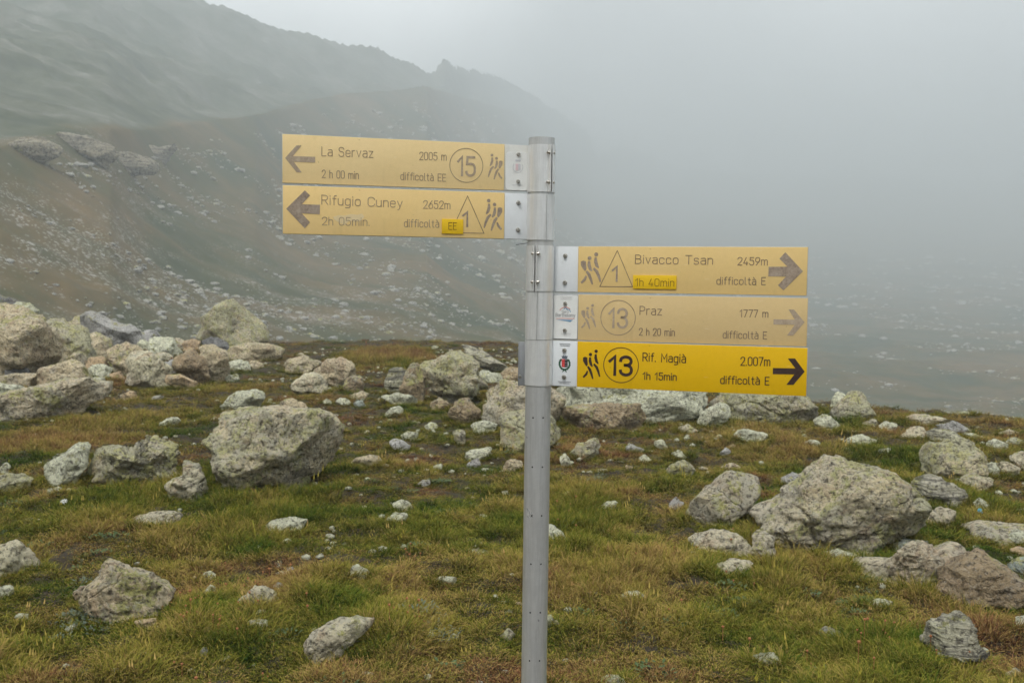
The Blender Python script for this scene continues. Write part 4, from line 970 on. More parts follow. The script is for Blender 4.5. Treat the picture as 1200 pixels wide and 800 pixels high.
([(-18,649),(0,642),(20,638),(32,648),(43,671),(26,678),(-18,678)],'pink','rounded pinkish boulder cut by the left edge, lower left',dict(name='boulder')),
([(-8,689),(11,686),(18,697),(0,704)],'white','white stone cut by the left edge under the rounded boulder',dict()),
([(152,612),(163,606),(174,602),(197,602),(217,603),(197,615),(180,621),(160,616)],'pink','flat pinkish stone with a pale right end, between grass tufts on the left',dict()),
([(238,672),(246,668),(253,674),(250,684),(241,683)],'white','upper of two small white stones, lower left meadow',dict()),
([(240,690),(247,684),(252,688),(249,700),(239,701)],'white','lower of two small white stones, lower left meadow',dict()),
([(156,729),(170,726),(184,727),(184,737),(162,740)],'rust','orange-brown stone at the right foot of the triangular stone',dict()),
([(86,690),(94,684),(102,685),(104,706),(92,708)],'brown','brown stone against the left foot of the triangular stone',dict()),
([(17,720),(24,717),(32,718),(32,729),(20,731)],'pale','small pale stone left of the triangular stone',dict()),
([(278,740),(288,730),(298,727),(313,730),(308,745),(284,747)],'pale','pale broken stone below the pinkish stone, left of bottom slab',dict()),
([(203,738),(211,729),(217,728),(214,743),(205,743)],'blue','small blue-grey stone right of the triangular stone',dict()),
([(76,724),(84,720),(91,721),(88,729),(79,729)],'tan','small tan stone below the triangular stone',dict()),
([(77,736),(84,732),(90,734),(88,741),(79,741)],'pale','little pale stone among the blue-green plants, lower left',dict()),
([(235,762),(238,758),(243,759),(242,769),(236,770)],'blue','tiny blue-grey stone in the lower left meadow',dict()),
([(185,497),(196,492),(208,489),(212,494),(192,502)],'white','thin white flat stone in the brown turf right of the long grey slab',dict()),
([(177,466),(184,463),(192,464),(190,469),(180,470)],'blue','small bluish flat stone in front of the pinkish block',dict()),
([(142,462),(152,457),(161,460),(161,468),(147,469)],'rust','orange stone in red-brown grass in front of the left pile',dict()),
([(255,490),(262,487),(268,489),(262,493)],'white','tiny white stone left of the largest rounded boulder',dict()),
([(0,548),(6,540),(12,543),(8,556),(0,558)],'pale','small pale stone at the left edge above the greenish low stone',dict()),
([(411,542),(418,536),(430,532),(442,534),(448,543),(427,551)],'tan','tan orange-tinted stone on bare soil right of the largest rounded boulder',dict()),
([(469,510),(478,504),(492,508),(482,517),(472,516)],'pale','rounded pale stone, upper of two in the centre left turf',dict()),
([(457,518),(463,514),(470,516),(483,523),(478,530),(465,528)],'blue','rounded bluish stone, lower of two in the centre left turf',dict()),
([(530,504),(536,500),(543,500),(548,519),(539,523)],'lichen','upright pale lichened stone in the turf left of the post',dict()),
([(549,500),(557,495),(567,493),(585,499),(570,509),(555,507)],'pale','pale lichened stone left of the boulder behind the post',dict()),
([(541,533),(555,528),(576,525),(577,535),(566,541),(553,539)],'white','white jagged stone left of the post, in mid meadow',dict()),
([(546,544),(553,539),(560,537),(565,546),(551,549)],'blue','small bluish stone just under the white jagged one',dict()),
([(487,567),(495,562),(503,560),(505,565),(494,572)],'blue','narrow bluish stone left of the post below the soil patch',dict()),
([(507,546),(512,543),(519,542),(516,553),(509,550)],'white','tiny white upright stone in bare soil left of the post',dict()),
([(589,546),(594,540),(601,535),(611,540),(612,552),(595,555)],'tan','tan stone touching the left side of the post below the boulders',dict()),
([(449,485),(459,476),(472,475),(474,482),(461,490)],'pale','pale rounded stone below the tongue-shaped stone',dict()),
([(409,464),(416,459),(424,457),(431,460),(428,467),(412,470)],'tan','flat tan stone in grass right of the pinkish dome',dict()),
([(375,474),(383,466),(390,471),(386,476)],'white','small white angular stone right of the pinkish dome',dict()),
([(392,470),(398,465),(406,465),(411,471),(402,476)],'pale','small pale stone beside the white angular one',dict()),
([(414,472),(419,468),(425,468),(429,475),(418,478)],'teal','small green-tinted stone in the back centre turf',dict()),
([(376,489),(383,485),(388,485),(393,490),(387,494)],'pale','little pale stone right behind the largest rounded boulder',dict()),
([(497,499),(504,495),(515,495),(509,504),(502,504)],'pale','little pale stone below the dark stone under the lichen block',dict()),
([(656,535),(662,530),(670,540),(668,548),(658,545)],'pale','small pale stone close right of the post, upper',dict()),
([(659,543),(666,539),(673,541),(670,546),(662,547)],'white','small white stone close right of the post, lower',dict()),
([(699,551),(707,548),(717,551),(711,556),(701,556)],'white','flat whitish stone in the turf right of the post',dict()),
([(731,526),(740,521),(755,527),(752,532),(736,529)],'blue','bluish flat stone below the hollow of the long boulder',dict()),
([(767,518),(775,514),(784,523),(778,526),(769,522)],'white','white stone below the hollow of the long boulder, right one',dict()),
([(749,536),(756,532),(763,538),(758,542),(750,540)],'white','tiny white stone in brown turf right of centre',dict()),
([(783,532),(796,529),(810,538),(800,541),(785,537)],'pale','flat pale stone in turf above the small grey pointed one',dict()),
([(793,501),(806,498),(819,504),(814,509),(796,507)],'grey','low grey rock under the right end of the long flat-topped boulder',dict()),
([(840,510),(843,508),(848,510),(847,517),(840,515)],'white','tiny white upright stone left of the low rounded pale rock',dict()),
([(843,532),(850,524),(856,528),(852,534),(845,534)],'blue','small blue-grey stone above the tilted grey slab',dict()),
([(845,548),(856,542),(868,546),(863,552),(848,551)],'pink','pinkish flat stone behind the tilted grey slab',dict()),
([(898,521),(885,518),(893,515),(903,517)],'pale','small pale sliver right of the low rounded pale rock',dict()),
([(680,580),(690,574),(697,577),(690,585)],'pale','pale greenish chip of rock right of the post',dict()),
([(1103,520),(1090,518),(1082,522),(1092,526)],'tan','tan chip at the top of the lichened upright boulder',dict(push=.2)),
([(1140,588),(1148,583),(1158,588),(1158,597),(1146,600)],'pale','pale stone with moss in green grass right of the white-topped one',dict()),
([(1106,616),(1111,613),(1116,617),(1112,622),(1107,621)],'white','little white stone right of the largest boulder',dict()),
([(1189,598),(1198,594),(1208,597),(1203,603),(1191,602)],'pale','pale flat stone at the right edge beside the green grass',dict()),
([(1128,508),(1140,507),(1151,511),(1140,516),(1130,513)],'pale','pale stone right of the smooth bluish-grey rock on the crest',dict()),
([(1030,498),(1038,493),(1050,496),(1046,503),(1034,504)],'pale','pale stone in brown turf left of the flat pink slab',dict()),
([(1020,500),(1012,495),(1022,490),(1030,494)],'grey','grey stone right of the lichened conical rock',dict()),
]
for pts, mt_, lb, kw in BD: boulder(pts, mt_, lb, **kw)
# smaller blocks that fill the gaps of the left pile, each between two of the larger ones
FILL = [(70,428,22,14,'tan','under the lichen block'),(92,420,18,14,'grey','right of the lichen block'),(118,436,24,14,'pale','under the rounded yellowish block'),(138,442,16,12,'rust','left foot of the big pinkish block'),
 (128,396,20,12,'pale','below the long bluish slab, left'),(150,398,18,12,'tan','below the long bluish slab, middle'),(168,404,16,12,'white','above the big pinkish block'),(186,408,14,10,'pale','above the pinkish block at right'),(206,413,12,10,'white','between chock stone and orange-brown stone'),
 (224,420,14,10,'grey','behind the dark diamond block'),(66,378,24,12,'grey','on top between the brown block and the lichen block'),(28,366,26,14,'pale','on top of the brown overhanging block'),(76,398,20,14,'pale','on the face of the lichen block'),
 (112,448,20,10,'pale','in brown grass below the pile'),(176,392,18,8,'blue','at the right tip of the long bluish slab'),(196,402,12,9,'tan','left of the small upright pinkish stone'),(250,398,16,9,'grey','left foot of the tall crest boulder'),(272,443,14,8,'pale','right foot of the tall tan block'),
 (300,428,18,9,'tan','in front of the flat tan slab, right'),(310,414,20,10,'pale','right end of the flat tan slab'),(22,438,26,12,'dark','in the hollow of the brown overhanging block'),(92,408,14,10,'rust','small rusty one under the pointed grey rock')]
for i, (x, y, w_, h_, mt_, wh) in enumerate(FILL):
    boulder(q4(x, y, w_*1.25, h_*1.4, 900+i), mt_, 'block filling the left pile %s' % wh, ext=.5, push=.25 if y < 430 else 0, name='stone', group='small blocks filling the left pile')

# stones of middle size strewn over the back of the plateau, not told apart from each other
def scatter_small():
    rg = random.Random(5); n = 0; tries = 0
    zones = [(380, 470, 640, 560, 34, 'in the turf between the largest rounded boulder and the post'), (650, 505, 900, 570, 22, 'in the turf below the long flat-topped boulder'), (880, 480, 1200, 560, 26, 'in the rusty turf above the largest boulder'), (300, 404, 620, 450, 30, 'near the crest left of the post'),
             (0, 500, 380, 640, 14, 'in the left meadow around the lumpy lichened rock'), (380, 560, 620, 800, 13, 'in the lower meadow left of the post'), (640, 560, 1200, 800, 16, 'in the lower meadow right of the post'), (0, 640, 380, 800, 10, 'in the grass round the triangular peaked stone')]
    mats = ['pale', 'pale', 'grey', 'blue', 'grey', 'tan', 'pink', 'white']
    CW = dict(pale='pale grey', white='white', blue='bluish', grey='grey', tan='tan', pink='pinkish')
    for x0, y0, x1, y1, k, where in zones:
        for i in range(k):
            px = rg.uniform(x0, x1); py = rg.uniform(y0, y1); wpx = rg.uniform(5, 13)*(.8+.5*(py-400)/400)
            d = ground_hit(px, py)
            if d is None: continue
            P = at(px, py, d)
            if any(abs(P.x-f[0]) < f[2]*1.1 and abs(P.y-f[1]) < f[3]*1.2 for f in FOOT): continue
            asp = rg.uniform(.2, .5); mm = rg.choice(mats); sz = 'tiny' if wpx < 8 else 'small'
            sh = 'flat' if asp < .36 else 'angular' if asp > .5 else 'low'
            boulder(q4(px, py, wpx, wpx*asp, i*31+int(px)), mm, '%s %s %s stone %s' % (sz, sh, CW[mm], where), dep=.4, cuts=6, group='small stones half sunk in the turf', name='stone')
NH = len(FOOT)
scatter_small()

# gravel sized bits
def build_pebbles():
    S, F = ico(1); rg = np.random.default_rng(3); V = []; FF = []; k = 0
    base = []
    for v in range(8):
        q = S*rg.uniform(.6, 1.1, 3); q = q+.22*np.stack([gnoise(S*1.5+v*9+j*5) for j in range(3)], -1); q[:, 2] *= .55; base.append(q)
    n = 5200
    r = 3+rg.random(n)**.7*21; a = rg.uniform(-.75, .75, n); x = r*np.sin(a); y = r*np.cos(a)
    dens = fbm(xy3(x*.6, y*.6), 3); keep = (r < np.interp(a, cr_a, R0)*1.03) & (dens+rg.uniform(-.25, .25, n) > .02)
    x, y = x[keep], y[keep]; z = terrain(x, y)
    for i in range(len(x)):
        s = rg.uniform(.010, .034)*(1+.03*y[i]); c, sn = math.cos(i), math.sin(i); b = base[i % 8]*s
        V.append(np.stack([b[:, 0]*c-b[:, 1]*sn+x[i], b[:, 0]*sn+b[:, 1]*c+y[i], b[:, 2]+z[i]+s*.35], -1)); FF.append(F+k); k += len(S)
    o = link('pebbles', np_mesh('pebbles', np.concatenate(V), np.concatenate(FF)), ROCK['pale']); tag(o, 'pale pebbles and chips strewn through the turf', None, None, 'stuff')
build_pebbles()

# slabs of the far outcrop on the spur, and the stones of the far slope
def terr_hit(px, py, r0=60, r1=1500):
    v = ray(px, py); d = np.arange(r0, r1, .5); X = v.x*d; Y = v.y*d
    g = terrain(X, Y, False); b = np.nonzero(EYE+v.z*d < g)[0]; return float(d[b[0]]) if len(b) else None
OC = [
 ([(4,189),(14,172),(30,163),(52,162),(72,170),(60,180),(30,190)], 'rounded grey rock outcrop at the left end of the spur in the mist'),
 ([(58,170),(70,160),(95,159),(122,170),(142,182),(120,188),(104,182),(84,176)], 'long pale rock outcrop on the brown spur, middle one'),
 ([(106,186),(128,180),(150,180),(172,183),(188,188),(176,198),(150,201),(112,197)], 'wide pale rock outcrop on the spur, right below the middle one'),
 ([(150,180),(170,176),(196,174),(206,166),(208,172),(196,184),(176,188)], 'thin pale rock outcrop stepping up the spur, right end'),
]
for pts, lb in OC:
    cx = sum(p[0] for p in pts)/len(pts); d = terr_hit(cx, max(p[1] for p in pts)-2) or 270
    o = boulder(pts, 'outcrop', lb, dist=d, dep=.25, name='rock_outcrop', group='rock outcrops on the misty spur', ext=.3, rough=.9, cuts=8); o['category'] = 'outcrop'
def far_stones():
    rg = np.random.default_rng(21); S, F = ico(2); meshes = []
    for v in range(7):
        q = S*rg.uniform(.7, 1.1, 3)
        for _ in range(5):
            nn = rg.normal(size=3); nn /= np.linalg.norm(nn); dd = q@nn; q = q-np.outer(np.maximum(dd-dd.max()*.75, 0), nn)
        q = q+.12*np.stack([gnoise(S*1.6+v*7+j*3) for j in range(3)], -1); q[:, 2] *= .6
        me = np_mesh('slope_stone', q, F, False); me.materials.append(ROCK['far']); meshes.append((me, q))
    # candidate points chosen evenly over the slope seen from the plateau
    C = []; n = 26000
    a = rg.uniform(-.50, .50, n); A = np.interp(a, A_a, A_r); B = np.interp(a, B_a, B_r)
    t = rg.random(n)**1.15; r = A*.82+(B-A)*np.minimum(t, .95)*np.where(a < 0, 1, .5)
    x = r*np.sin(a); y = r*np.cos(a)
    dens = fbm(xy3(x*.03, y*.03), 5, .65)*1.9+.10-.60*np.clip((r-A)/(B-A), 0, 1)-.45*np.clip(a/.2, 0, 1)
    keep = dens+rg.uniform(-.3, .3, n) > 0
    x, y, r, a = x[keep], y[keep], r[keep], a[keep]; z = terrain(x, y)
    s = (.09+.36*rg.random(len(x))**6)*1.5*(r/150)**.8
    order = np.argsort(-s/r); top = order[:240]
    for i in top:
        me, q = meshes[int(i) % 7]
        o = link('slope_stone', me, None, None, (x[i], y[i], z[i]+s[i]*.1)); o.scale = (s[i]*1.25, s[i], s[i]*.9); o.rotation_euler = (.35, 0, float(rg.uniform(-.9, .9)))
        tag(o, 'pale stone lying among many others on the misty far slope', 'stone', 'stones scattered over the misty far slope')
    V = []; FF = []; k = 0; S1, F1 = ico(1)
    for i in order[240:12000]:
        b = S1*[s[i]*1.2, s[i], s[i]*.6]*(.6+.7*((i*7) % 10)/10)*(1+.35*gnoise(S1*1.3+i*.37))[:, None]; V.append(b+[x[i], y[i], z[i]+s[i]*.1]); FF.append(F1+k); k += len(S1)
    o = link('scree', np_mesh('scree', np.concatenate(V), np.concatenate(FF), False), ROCK['far']); tag(o, 'small pale scree stones dotted over the misty slope', None, None, 'stuff')
far_stones()

# ------------------------------------------------------------------ turf, tussocks and small plants
def grassmat():
    mt = bpy.data.materials.new('turf_blades'); mt.use_nodes = True; t = mt.node_tree; t.nodes.clear()
    def att(nm, ty):
        a = N(t, 'ShaderNodeAttribute'); a.attribute_name = nm; a.attribute_type = ty; return a.outputs['Fac']
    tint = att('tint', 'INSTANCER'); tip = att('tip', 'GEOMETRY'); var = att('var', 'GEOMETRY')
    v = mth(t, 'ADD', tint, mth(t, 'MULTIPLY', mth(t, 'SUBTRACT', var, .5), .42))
    low = ramp(t, v, [(.0, (.012, .030, .005)), (.25, (.024, .036, .008)), (.5, (.046, .042, .012)), (.75, (.080, .052, .020)), (1., (.05, .022, .014))])  # blade bases coloured darker to stand in for shade deep in the turf
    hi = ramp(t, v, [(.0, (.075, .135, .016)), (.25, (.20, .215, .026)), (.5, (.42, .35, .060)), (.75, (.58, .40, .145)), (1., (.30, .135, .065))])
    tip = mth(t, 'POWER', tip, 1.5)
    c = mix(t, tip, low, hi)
    o = N(t, 'ShaderNodeOutputMaterial'); d = N(t, 'ShaderNodeBsdfDiffuse'); tr = N(t, 'ShaderNodeBsdfTranslucent'); ms = N(t, 'ShaderNodeMixShader')
    ms.inputs[0].default_value = .06
    t.links.new(c, d.inputs[0]); t.links.new(c, tr.inputs[0]); t.links.new(d.outputs[0], ms.inputs[1]); t.links.new(tr.outputs[0], ms.inputs[2]); t.links.new(ms.outputs[0], o.inputs[0])
    return mt
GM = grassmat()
M_ORANGE = flat('dry_flower_orange', (.30, .12, .045), .8); M_TEAL = flat('leaf_blue_green', (.10, .125, .085), .8); M_STRAW = flat('seed_straw', (.42, .30, .15), .8)
M_LEAF = flat('leaf_green', (.055, .085, .022), .7)
def clump(n, rad, h0, h1, splay, wd, seed, curl=.6, seg=3, extra=None):
    rg = random.Random(seed); V = []; F = []; tip = []; var = []
    for i in range(n):
        a = rg.uniform(0, 2*math.pi); rr = rad*math.sqrt(rg.random()); bx, by = rr*math.cos(a), rr*math.sin(a)
        da = a+rg.gauss(0, .7); h = h0+(h1-h0)*rg.random()**1.5; sp = splay*rg.uniform(.25, 1.2); fa = rg.uniform(0, math.pi)
        wx, wy = math.cos(fa)*wd/2, math.sin(fa)*wd/2; vv = rg.random(); k = len(V)
        for s in range(seg+1):
            t_ = s/seg; lean = sp*(t_**(1+curl))*h; z = h*t_*(1-.35*sp*t_**2); w_ = (1-t_**1.6)*.95+.05
            x, y = bx+math.cos(da)*lean, by+math.sin(da)*lean
            if s < seg:
                V += [(x-wx*w_, y-wy*w_, z), (x+wx*w_, y+wy*w_, z)]; tip += [t_, t_]; var += [vv, vv]
            else: V.append((x, y, z)); tip.append(1.); var.append(vv)
        for s in range(seg-1): F.append((k+2*s, k+2*s+1, k+2*s+3, k+2*s+2))
        F.append((k+2*seg-2, k+2*seg-1, k+2*seg))
    if extra: extra(V, F, tip, var, rg)
    me = bpy.data.meshes.new('turf'); me.from_pydata(V, [], F); me.update()
    for nm, d in (('tip', tip), ('var', var)): me.attributes.new(nm, 'FLOAT', 'POINT').data.foreach_set('value', d)
    me.materials.append(GM); return me
def heads(V, F, tip, var, rg):
    for i in range(3):
        a = rg.uniform(0, 6.28); l = rg.uniform(.0, .06); h = rg.uniform(.04, .085); x, y = math.cos(a)*l, math.sin(a)*l; k = len(V)
        V += [(x*.3-.0009, y*.3, 0), (x*.3+.0009, y*.3, 0), (x+.0009, y, h), (x-.0009, y, h)]; tip += [.6]*4; var += [.95]*4; F.append((k, k+1, k+2, k+3))
        k = len(V); w_ = .0035; V += [(x-w_, y, h), (x+w_, y, h), (x, y-w_, h), (x, y+w_, h), (x+.003, y, h+.024), (x, y, h-.006)]; tip += [1.]*6; var += [.9]*6
        F += [(0+k, 3+k, 4+k), (3+k, 1+k, 4+k), (1+k, 2+k, 4+k), (2+k, 0+k, 4+k), (k, 2+k, 5+k), (2+k, 1+k, 5+k), (1+k, 3+k, 5+k), (3+k, k, 5+k)]
def leaves(n, rad, l, wd, seed, mat, h=.02):
    rg = random.Random(seed); V = []; F = []
    for i in range(n):
        a = rg.uniform(0, 6.28); rr = rad*math.sqrt(rg.random()); x, y = rr*math.cos(a), rr*math.sin(a); z = rg.uniform(.3, 1)*h; b = a+rg.gauss(0, .8)
        c, s = math.cos(b), math.sin(b); ll = l*rg.uniform(.6, 1.2); up = rg.uniform(.1, .9)*ll; k = len(V)
        V += [(x, y, z), (x+c*ll*.5-s*wd, y+s*ll*.5+c*wd, z+up*.7), (x+c*ll, y+s*ll, z+up), (x+c*ll*.5+s*wd, y+s*ll*.5-c*wd, z+up*.7)]; F.append((k, k+1, k+2, k+3))
    me = bpy.data.meshes.new('plant'); me.from_pydata(V, [], F); me.update(); me.materials.append(mat); return me
def flowers(seed):
    import bmesh
    rg = random.Random(seed); V = []; F = []; S, FI = ico(1)
    for i in range(2):
        x, y, h = rg.uniform(-.08, .08), rg.uniform(-.08, .08), rg.uniform(.03, .10); k = len(V); r = rg.uniform(.004, .007)
        V += [tuple(q*r+np.array([x, y, h])) for q in S]; F += [tuple(f+k) for f in FI]
        k = len(V); V += [(x-.001, y, 0), (x+.001, y, 0), (x+.001, y, h), (x-.001, y, h)]; F.append((k, k+1, k+2, k+3))
    me = bpy.data.meshes.new('flower'); me.from_pydata(V, [], F); me.update(); me.materials.append(M_ORANGE); return me
def scatter(name, label, meshes, P, rot, scale, tint, idx):
    col = bpy.data.collections.new(name+'_sources')
    for i, me in enumerate(meshes):
        o = bpy.data.objects.new('%s_source_%02d' % (name, i), me); col.objects.link(o)
    me = bpy.data.meshes.new(name); n = len(P); me.vertices.add(n); me.vertices.foreach_set('co', np.asarray(P, dtype=np.float32).ravel())
    me.attributes.new('rot', 'FLOAT_VECTOR', 'POINT').data.foreach_set('vector', np.asarray(rot, dtype=np.float32).ravel())
    me.attributes.new('scl', 'FLOAT_VECTOR', 'POINT').data.foreach_set('vector', np.asarray(scale, dtype=np.float32).ravel())
    me.attributes.new('tint', 'FLOAT', 'POINT').data.foreach_set('value', np.asarray(tint, dtype=np.float32))
    me.attributes.new('idx', 'INT', 'POINT').data.foreach_set('value', np.asarray(idx, dtype=np.int32))
    ob = bpy.data.objects.new(name, me); COL.objects.link(ob); tag(ob, label, None, None, 'stuff')
    g = bpy.data.node_groups.new(name, 'GeometryNodeTree')
    g.interface.new_socket('Geometry', in_out='INPUT', socket_type='NodeSocketGeometry'); g.interface.new_socket('Geometry', in_out='OUTPUT', socket_type='NodeSocketGeometry')
    gi = g.nodes.new('NodeGroupInput'); go = g.nodes.new('NodeGroupOutput'); ip = g.nodes.new('GeometryNodeInstanceOnPoints')
    ci = g.nodes.new('GeometryNodeCollectionInfo'); ci.inputs['Collection'].default_value = col; ci.inputs['Separate Children'].default_value = True; ci.inputs['Reset Children'].default_value = True
    def na(nm, ty):
        a = g.nodes.new('GeometryNodeInputNamedAttribute'); a.data_type = ty; a.inputs['Name'].default_value = nm; return a.outputs['Attribute']
    g.links.new(gi.outputs[0], ip.inputs['Points']); g.links.new(ci.outputs[0], ip.inputs['Instance']); ip.inputs['Pick Instance'].default_value = True
    g.links.new(na('idx', 'INT'), ip.inputs['Instance Index'])
    e = g.nodes.new('FunctionNodeEulerToRotation'); g.links.new(na('rot', 'FLOAT_VECTOR'), e.inputs[0]); g.links.new(e.outputs[0], ip.inputs['Rotation'])
    g.links.new(na('scl', 'FLOAT_VECTOR'), ip.inputs['Scale']); g.links.new(ip.outputs[0], go.inputs[0])
    md = ob.modifiers.new('scatter', 'NODES'); md.node_group = g
    return ob
# patches read off the photo: x, y, radius in pixels, tint, height factor
PATCH = [(765,690,70,.66,1.5),(690,690,50,.62,1.1),(350,600,50,.22,1.4),(300,600,40,.5,1.3),(240,620,45,.08,1.4),(150,590,60,.42,1.3),(90,600,70,.15,1.0),(40,520,55,.95,1.3),(130,500,60,.6,1.2),(110,520,30,.85,1.),
 (440,418,38,.93,2.0),(480,420,30,.9,1.8),(415,425,25,.6,1.6),(470,432,20,.3,1.2),(150,450,30,.95,1.2),(255,560,30,.05,1.3),(230,590,40,.05,1.2),(380,545,25,.1,1.1),(640,600,60,.45,1.2),(700,600,60,.35,1.4),(780,560,60,.15,1.),(850,640,50,.1,1.),
 (900,510,60,.75,1.1),(960,530,80,.75,1.1),(1050,530,40,.1,1.1),(1030,545,40,.12,1.1),(1000,660,40,.1,1.),(1150,590,40,.08,1.5),(1120,600,30,.08,1.5),(1090,700,40,.35,1.7),(1140,740,50,.92,1.1),(1170,620,40,.7,1.),(960,690,80,.55,1.1),(1040,780,60,.3,1.2),
 (930,650,50,.65,1.3),(900,700,60,.5,1.),(870,760,80,.2,.9),(560,720,90,.45,.9),(620,640,60,.2,1.),(520,640,60,.3,1.),(430,640,60,.4,1.),(200,650,70,.6,1.1),(330,700,40,.55,1.2),(350,730,50,.35,1.),(60,640,60,.6,1.1),(50,760,60,.35,1.3),(180,780,70,.5,1.),(480,700,50,.75,.8),
 (500,760,40,.7,1.2),(760,770,80,.7,1.),(560,480,30,.35,1.),(830,510,40,.7,1.1),(930,480,30,.15,1.),(994,495,25,.05,1.3),(1050,500,20,.1,1.3),(1160,500,60,.8,1.),(1060,510,20,.9,1.),(330,690,30,.9,.6),(20,440,60,.8,.8),(40,450,22,.5,1.5),(110,440,22,.05,1.2),(180,470,90,.62,1.),(250,470,70,.55,1.),
 (440,740,50,.4,1.5),(680,640,40,.3,1.3)]
PW = []
for px, py, rad, tn, hf in PATCH:
    d = ground_hit(px, py)
    if d: q = at(px, py, d); PW.append((q.x, q.y, rad*d/FPX, rad*d/FPX*1.5+.05*d, tn, hf))
def build_turf():
    rg = np.random.default_rng(9)
    M = [clump(34, .075, .010, .032, 1.3, .0042, s, .3, 2) for s in (1, 2, 3)]          # 0-2 short sward
    M += [clump(52, .045, .025, .070, 1.5, .0034, s, .6, 3) for s in (4, 5, 6)]           # 3-5 tussock
    M += [clump(30, .06, .015, .04, 1.2, .0034, s, .5, 3, heads) for s in (7, 8)]        # 6-7 with seed heads
    M += [clump(50, .07, .006, .020, 1.8, .0046, s, .2, 2) for s in (9, 10)]              # 8-9 flat moss-like mat
    n = 150000
    # density falls with distance as the plants' images shrink
    u = rg.random(n); r = 2.0*np.exp(u*math.log(29/2.0)); a = rg.uniform(-.80, .80, n)
    w_ = np.ones(n); x = r*np.sin(a); y = r*np.cos(a)
    keep = r < np.interp(a, cr_a, R0)*1.04
    for fx, fy, hw, ht, az, hh, wpx in FOOT:
        dx, dy = x-fx, y-fy; c, s = math.cos(az), math.sin(az); lx, ly = dx*c-dy*s, dx*s+dy*c
        keep &= ~(((lx/(hw*.93))**2+((ly)/(ht*.8))**2) < 1)
    P = xy3(x, y); bare = fbm(P*2.1+50, 5, .62)
    keep &= (bare < .50+.35*rg.random(n))
    x, y, r, a = x[keep], y[keep], r[keep], a[keep]; n = len(x); P = xy3(x, y)
    t1 = fbm(P*[.55, .8, 1]+7, 4); t2 = fbm(P*[2.0, 2.6, 1]+30, 3)
    tint = .49+.60*t1+.70*t2+.10*sstep(9, 20, r)+.05*rg.normal(size=n); hf = 1+.45*fbm(P*1.7+90, 2)
    for cx, cy, sx, sy, tn, h_ in PW:
        k = np.exp(-(((x-cx)/sx)**2+((y-cy)/sy)**2)**1.3); tint = tint*(1-.8*k)+tn*.8*k; hf = hf*(1-k)+hf*h_*1.15*k
    tint += .12*rg.normal(size=n)
    tus = fbm(P*1.1+12, 3)+.25*rg.normal(size=n)+(hf-1)*.9
    idx = np.where(tus > .34, rg.integers(3, 6, n), np.where(tus > .335, rg.integers(6, 8, n), np.where(tus < -.18, rg.integers(8, 10, n), rg.integers(0, 3, n))))
    z = terrain(x, y); s = (1.0+.035*(r-4))*rg.uniform(.65, 1.4, n)
    sz = .84*s*np.clip(hf, .6, 2.1)*(1+.5*gnoise(P*7.))*np.where((r > 8) & (hf < 1.35), np.maximum(.62, 1-(r-8)*.03), 1)
    rot = np.stack([rg.normal(0, .14, n), rg.normal(0, .14, n), rg.uniform(0, 6.28, n)], -1)
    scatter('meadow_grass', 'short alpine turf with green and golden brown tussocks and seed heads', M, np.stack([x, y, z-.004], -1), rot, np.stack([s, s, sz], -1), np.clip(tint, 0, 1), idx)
    # taller blades crowding round the foot of each rock
    Q = []; T = []; SZ = []
    for k, (fx, fy, hw, ht, az, hh, wpx) in enumerate(FOOT):
        if wpx < 5 or math.hypot(fx, fy) > 40: continue
        m_ = int(8+wpx*1.0)
        for i in range(m_):
            th = rg.uniform(0, 2*math.pi); e = rg.uniform(.93, 1.10); lx, ly = math.cos(th)*hw*e, math.sin(th)*ht*e*.9
            if ly < 0 and wpx > 70 and rg.random() < .35: continue
            c, s_ = math.cos(-az), math.sin(-az); Q.append((fx+lx*c-ly*s_, fy+lx*s_+ly*c)); T.append(.12+.5*rg.random()); SZ.append(.55 if wpx < 22 else 1.)
    Q = np.array(Q); x, y = Q[:, 0], Q[:, 1]; r = np.hypot(x, y); n = len(x); z = terrain(x, y)
    s = rg.uniform(.7, 1.25, n)*(1+.02*r); rot = np.stack([rg.normal(0, .15, n), rg.normal(0, .15, n), rg.uniform(0, 6.28, n)], -1)
    s = s*np.array(SZ)
    scatter('rock_foot_grass', 'longer grass growing round the feet of the boulders', M[3:6], np.stack([x, y, z-.005], -1), rot, np.stack([s, s, s*rg.uniform(.6, 1.3, n)], -1), T, rg.integers(0, 3, n))
    # small herbs: blue-green rosettes, green leaves, orange dry flower heads
    H = [leaves(40, .07, .022, .005, 1, M_TEAL), leaves(45, .07, .020, .006, 2, M_LEAF), flowers(3), flowers(4)]
    pts = []; ii = []
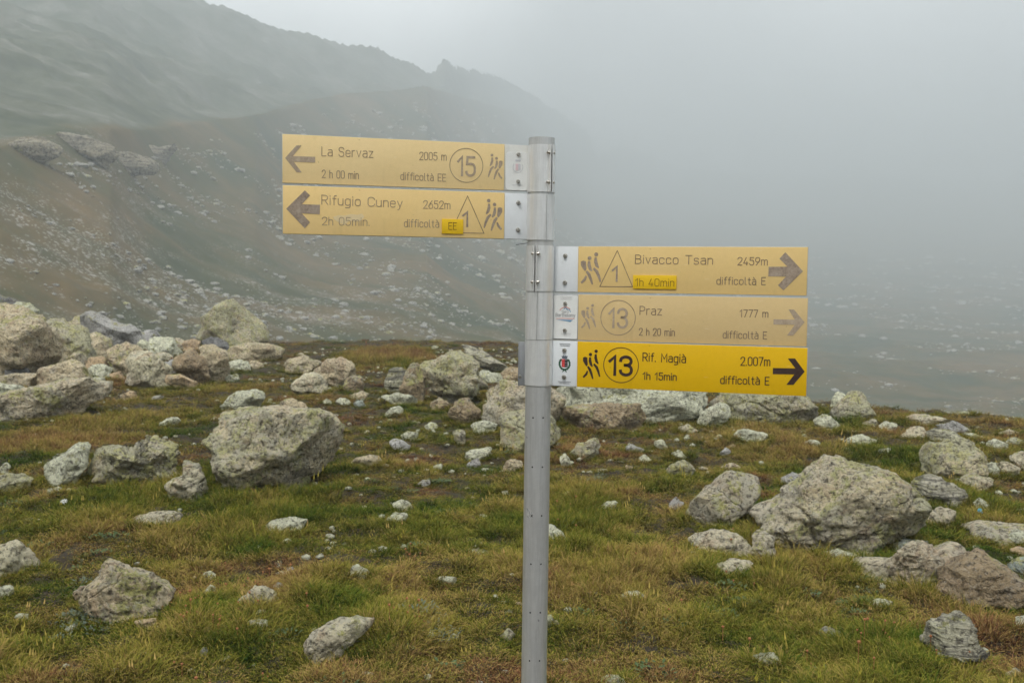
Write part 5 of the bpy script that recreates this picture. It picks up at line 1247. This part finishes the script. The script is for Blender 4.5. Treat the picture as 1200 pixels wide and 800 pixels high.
    for px, py, k, kind, sp in ((95,722,9,0,40),(110,735,6,0,25),(120,560,5,0,12),(700,560,4,0,14),(420,475,3,0,8),(495,730,4,0,20),(520,755,4,0,16),(845,648,14,2,14),(495,660,3,2,10),(475,742,7,2,9),(1040,760,8,2,60),(1110,775,8,2,30),(215,720,5,2,20),(270,740,6,2,30),(60,590,1,1,3),(680,620,5,2,60),(740,640,3,2,60),(850,740,5,2,90),(930,600,3,1,20),(320,690,8,2,40),(500,600,8,1,100),(100,640,14,1,120),(800,700,14,1,150),(1000,740,10,1,90),(400,760,8,1,100),(560,560,8,1,60),(250,780,6,2,130)):
        for i in range(k):
            d = ground_hit(px+rg.normal(0, sp*.6), py+rg.normal(0, sp*.35))
            if d is None: continue
            q = at(px+rg.normal(0, sp*.6), py, d); pts.append((q.x, q.y)); ii.append(kind if kind < 2 else int(rg.integers(2, 4)))
    pts = np.array(pts); n = len(pts); z = terrain(pts[:, 0], pts[:, 1]); s = rg.uniform(.7, 1.3, n)
    scatter('meadow_herbs', 'low blue-green and green herbs with small orange dry flower heads', H, np.stack([pts[:, 0], pts[:, 1], z+.012], -1), np.stack([s*0, s*0, rg.uniform(0, 6, n)], -1), np.stack([s, s, s], -1), s*0, ii)
build_turf()

# scrap of blue litter and a single white flower head
d = ground_hit(1148, 607); q = at(1148, 605, d)
me = pymesh('litter', ([(-.03, 0, .0), (.01, -.012, .012), (.032, .004, -.006), (.012, .02, .018), (-.018, .018, .022)], [(0, 1, 4), (1, 3, 4), (1, 2, 3)]))
sm_ = me.copy(); o = link('litter_scrap', me, flat('litter_blue', (.05, .38, .62), .4), None, (q.x, q.y, q.z+.03)); o.rotation_euler = (.7, .2, .3)
md = o.modifiers.new('thickness', 'SOLIDIFY'); md.thickness = .003
tag(o, 'small bright blue scrap of litter in the green grass by the right edge', 'litter')
d = ground_hit(75, 594); q = at(75, 591, d)
V = []; F = []
for k in range(9):
    a = k*2*math.pi/9; b = a+.5; i = len(V)
    V += [(0, 0, .0), (.016*math.cos(a), .016*math.sin(a), .008), (.03*math.cos((a+b)/2), .03*math.sin((a+b)/2), .004), (.016*math.cos(b), .016*math.sin(b), .008)]; F.append((i, i+1, i+2, i+3))
i = len(V); V += [(-.001, 0, -.07), (.001, 0, -.07), (.001, 0, 0), (-.001, 0, 0)]; F.append((i, i+1, i+2, i+3))
o = link('flower', pymesh('flower', (V, F)), flat('petal_white', (.75, .75, .72), .7), None, (q.x, q.y, q.z+.02)); o.rotation_euler = (.5, 0, 0)
tag(o, 'single small white flower head in dark green turf on the left', 'flower')
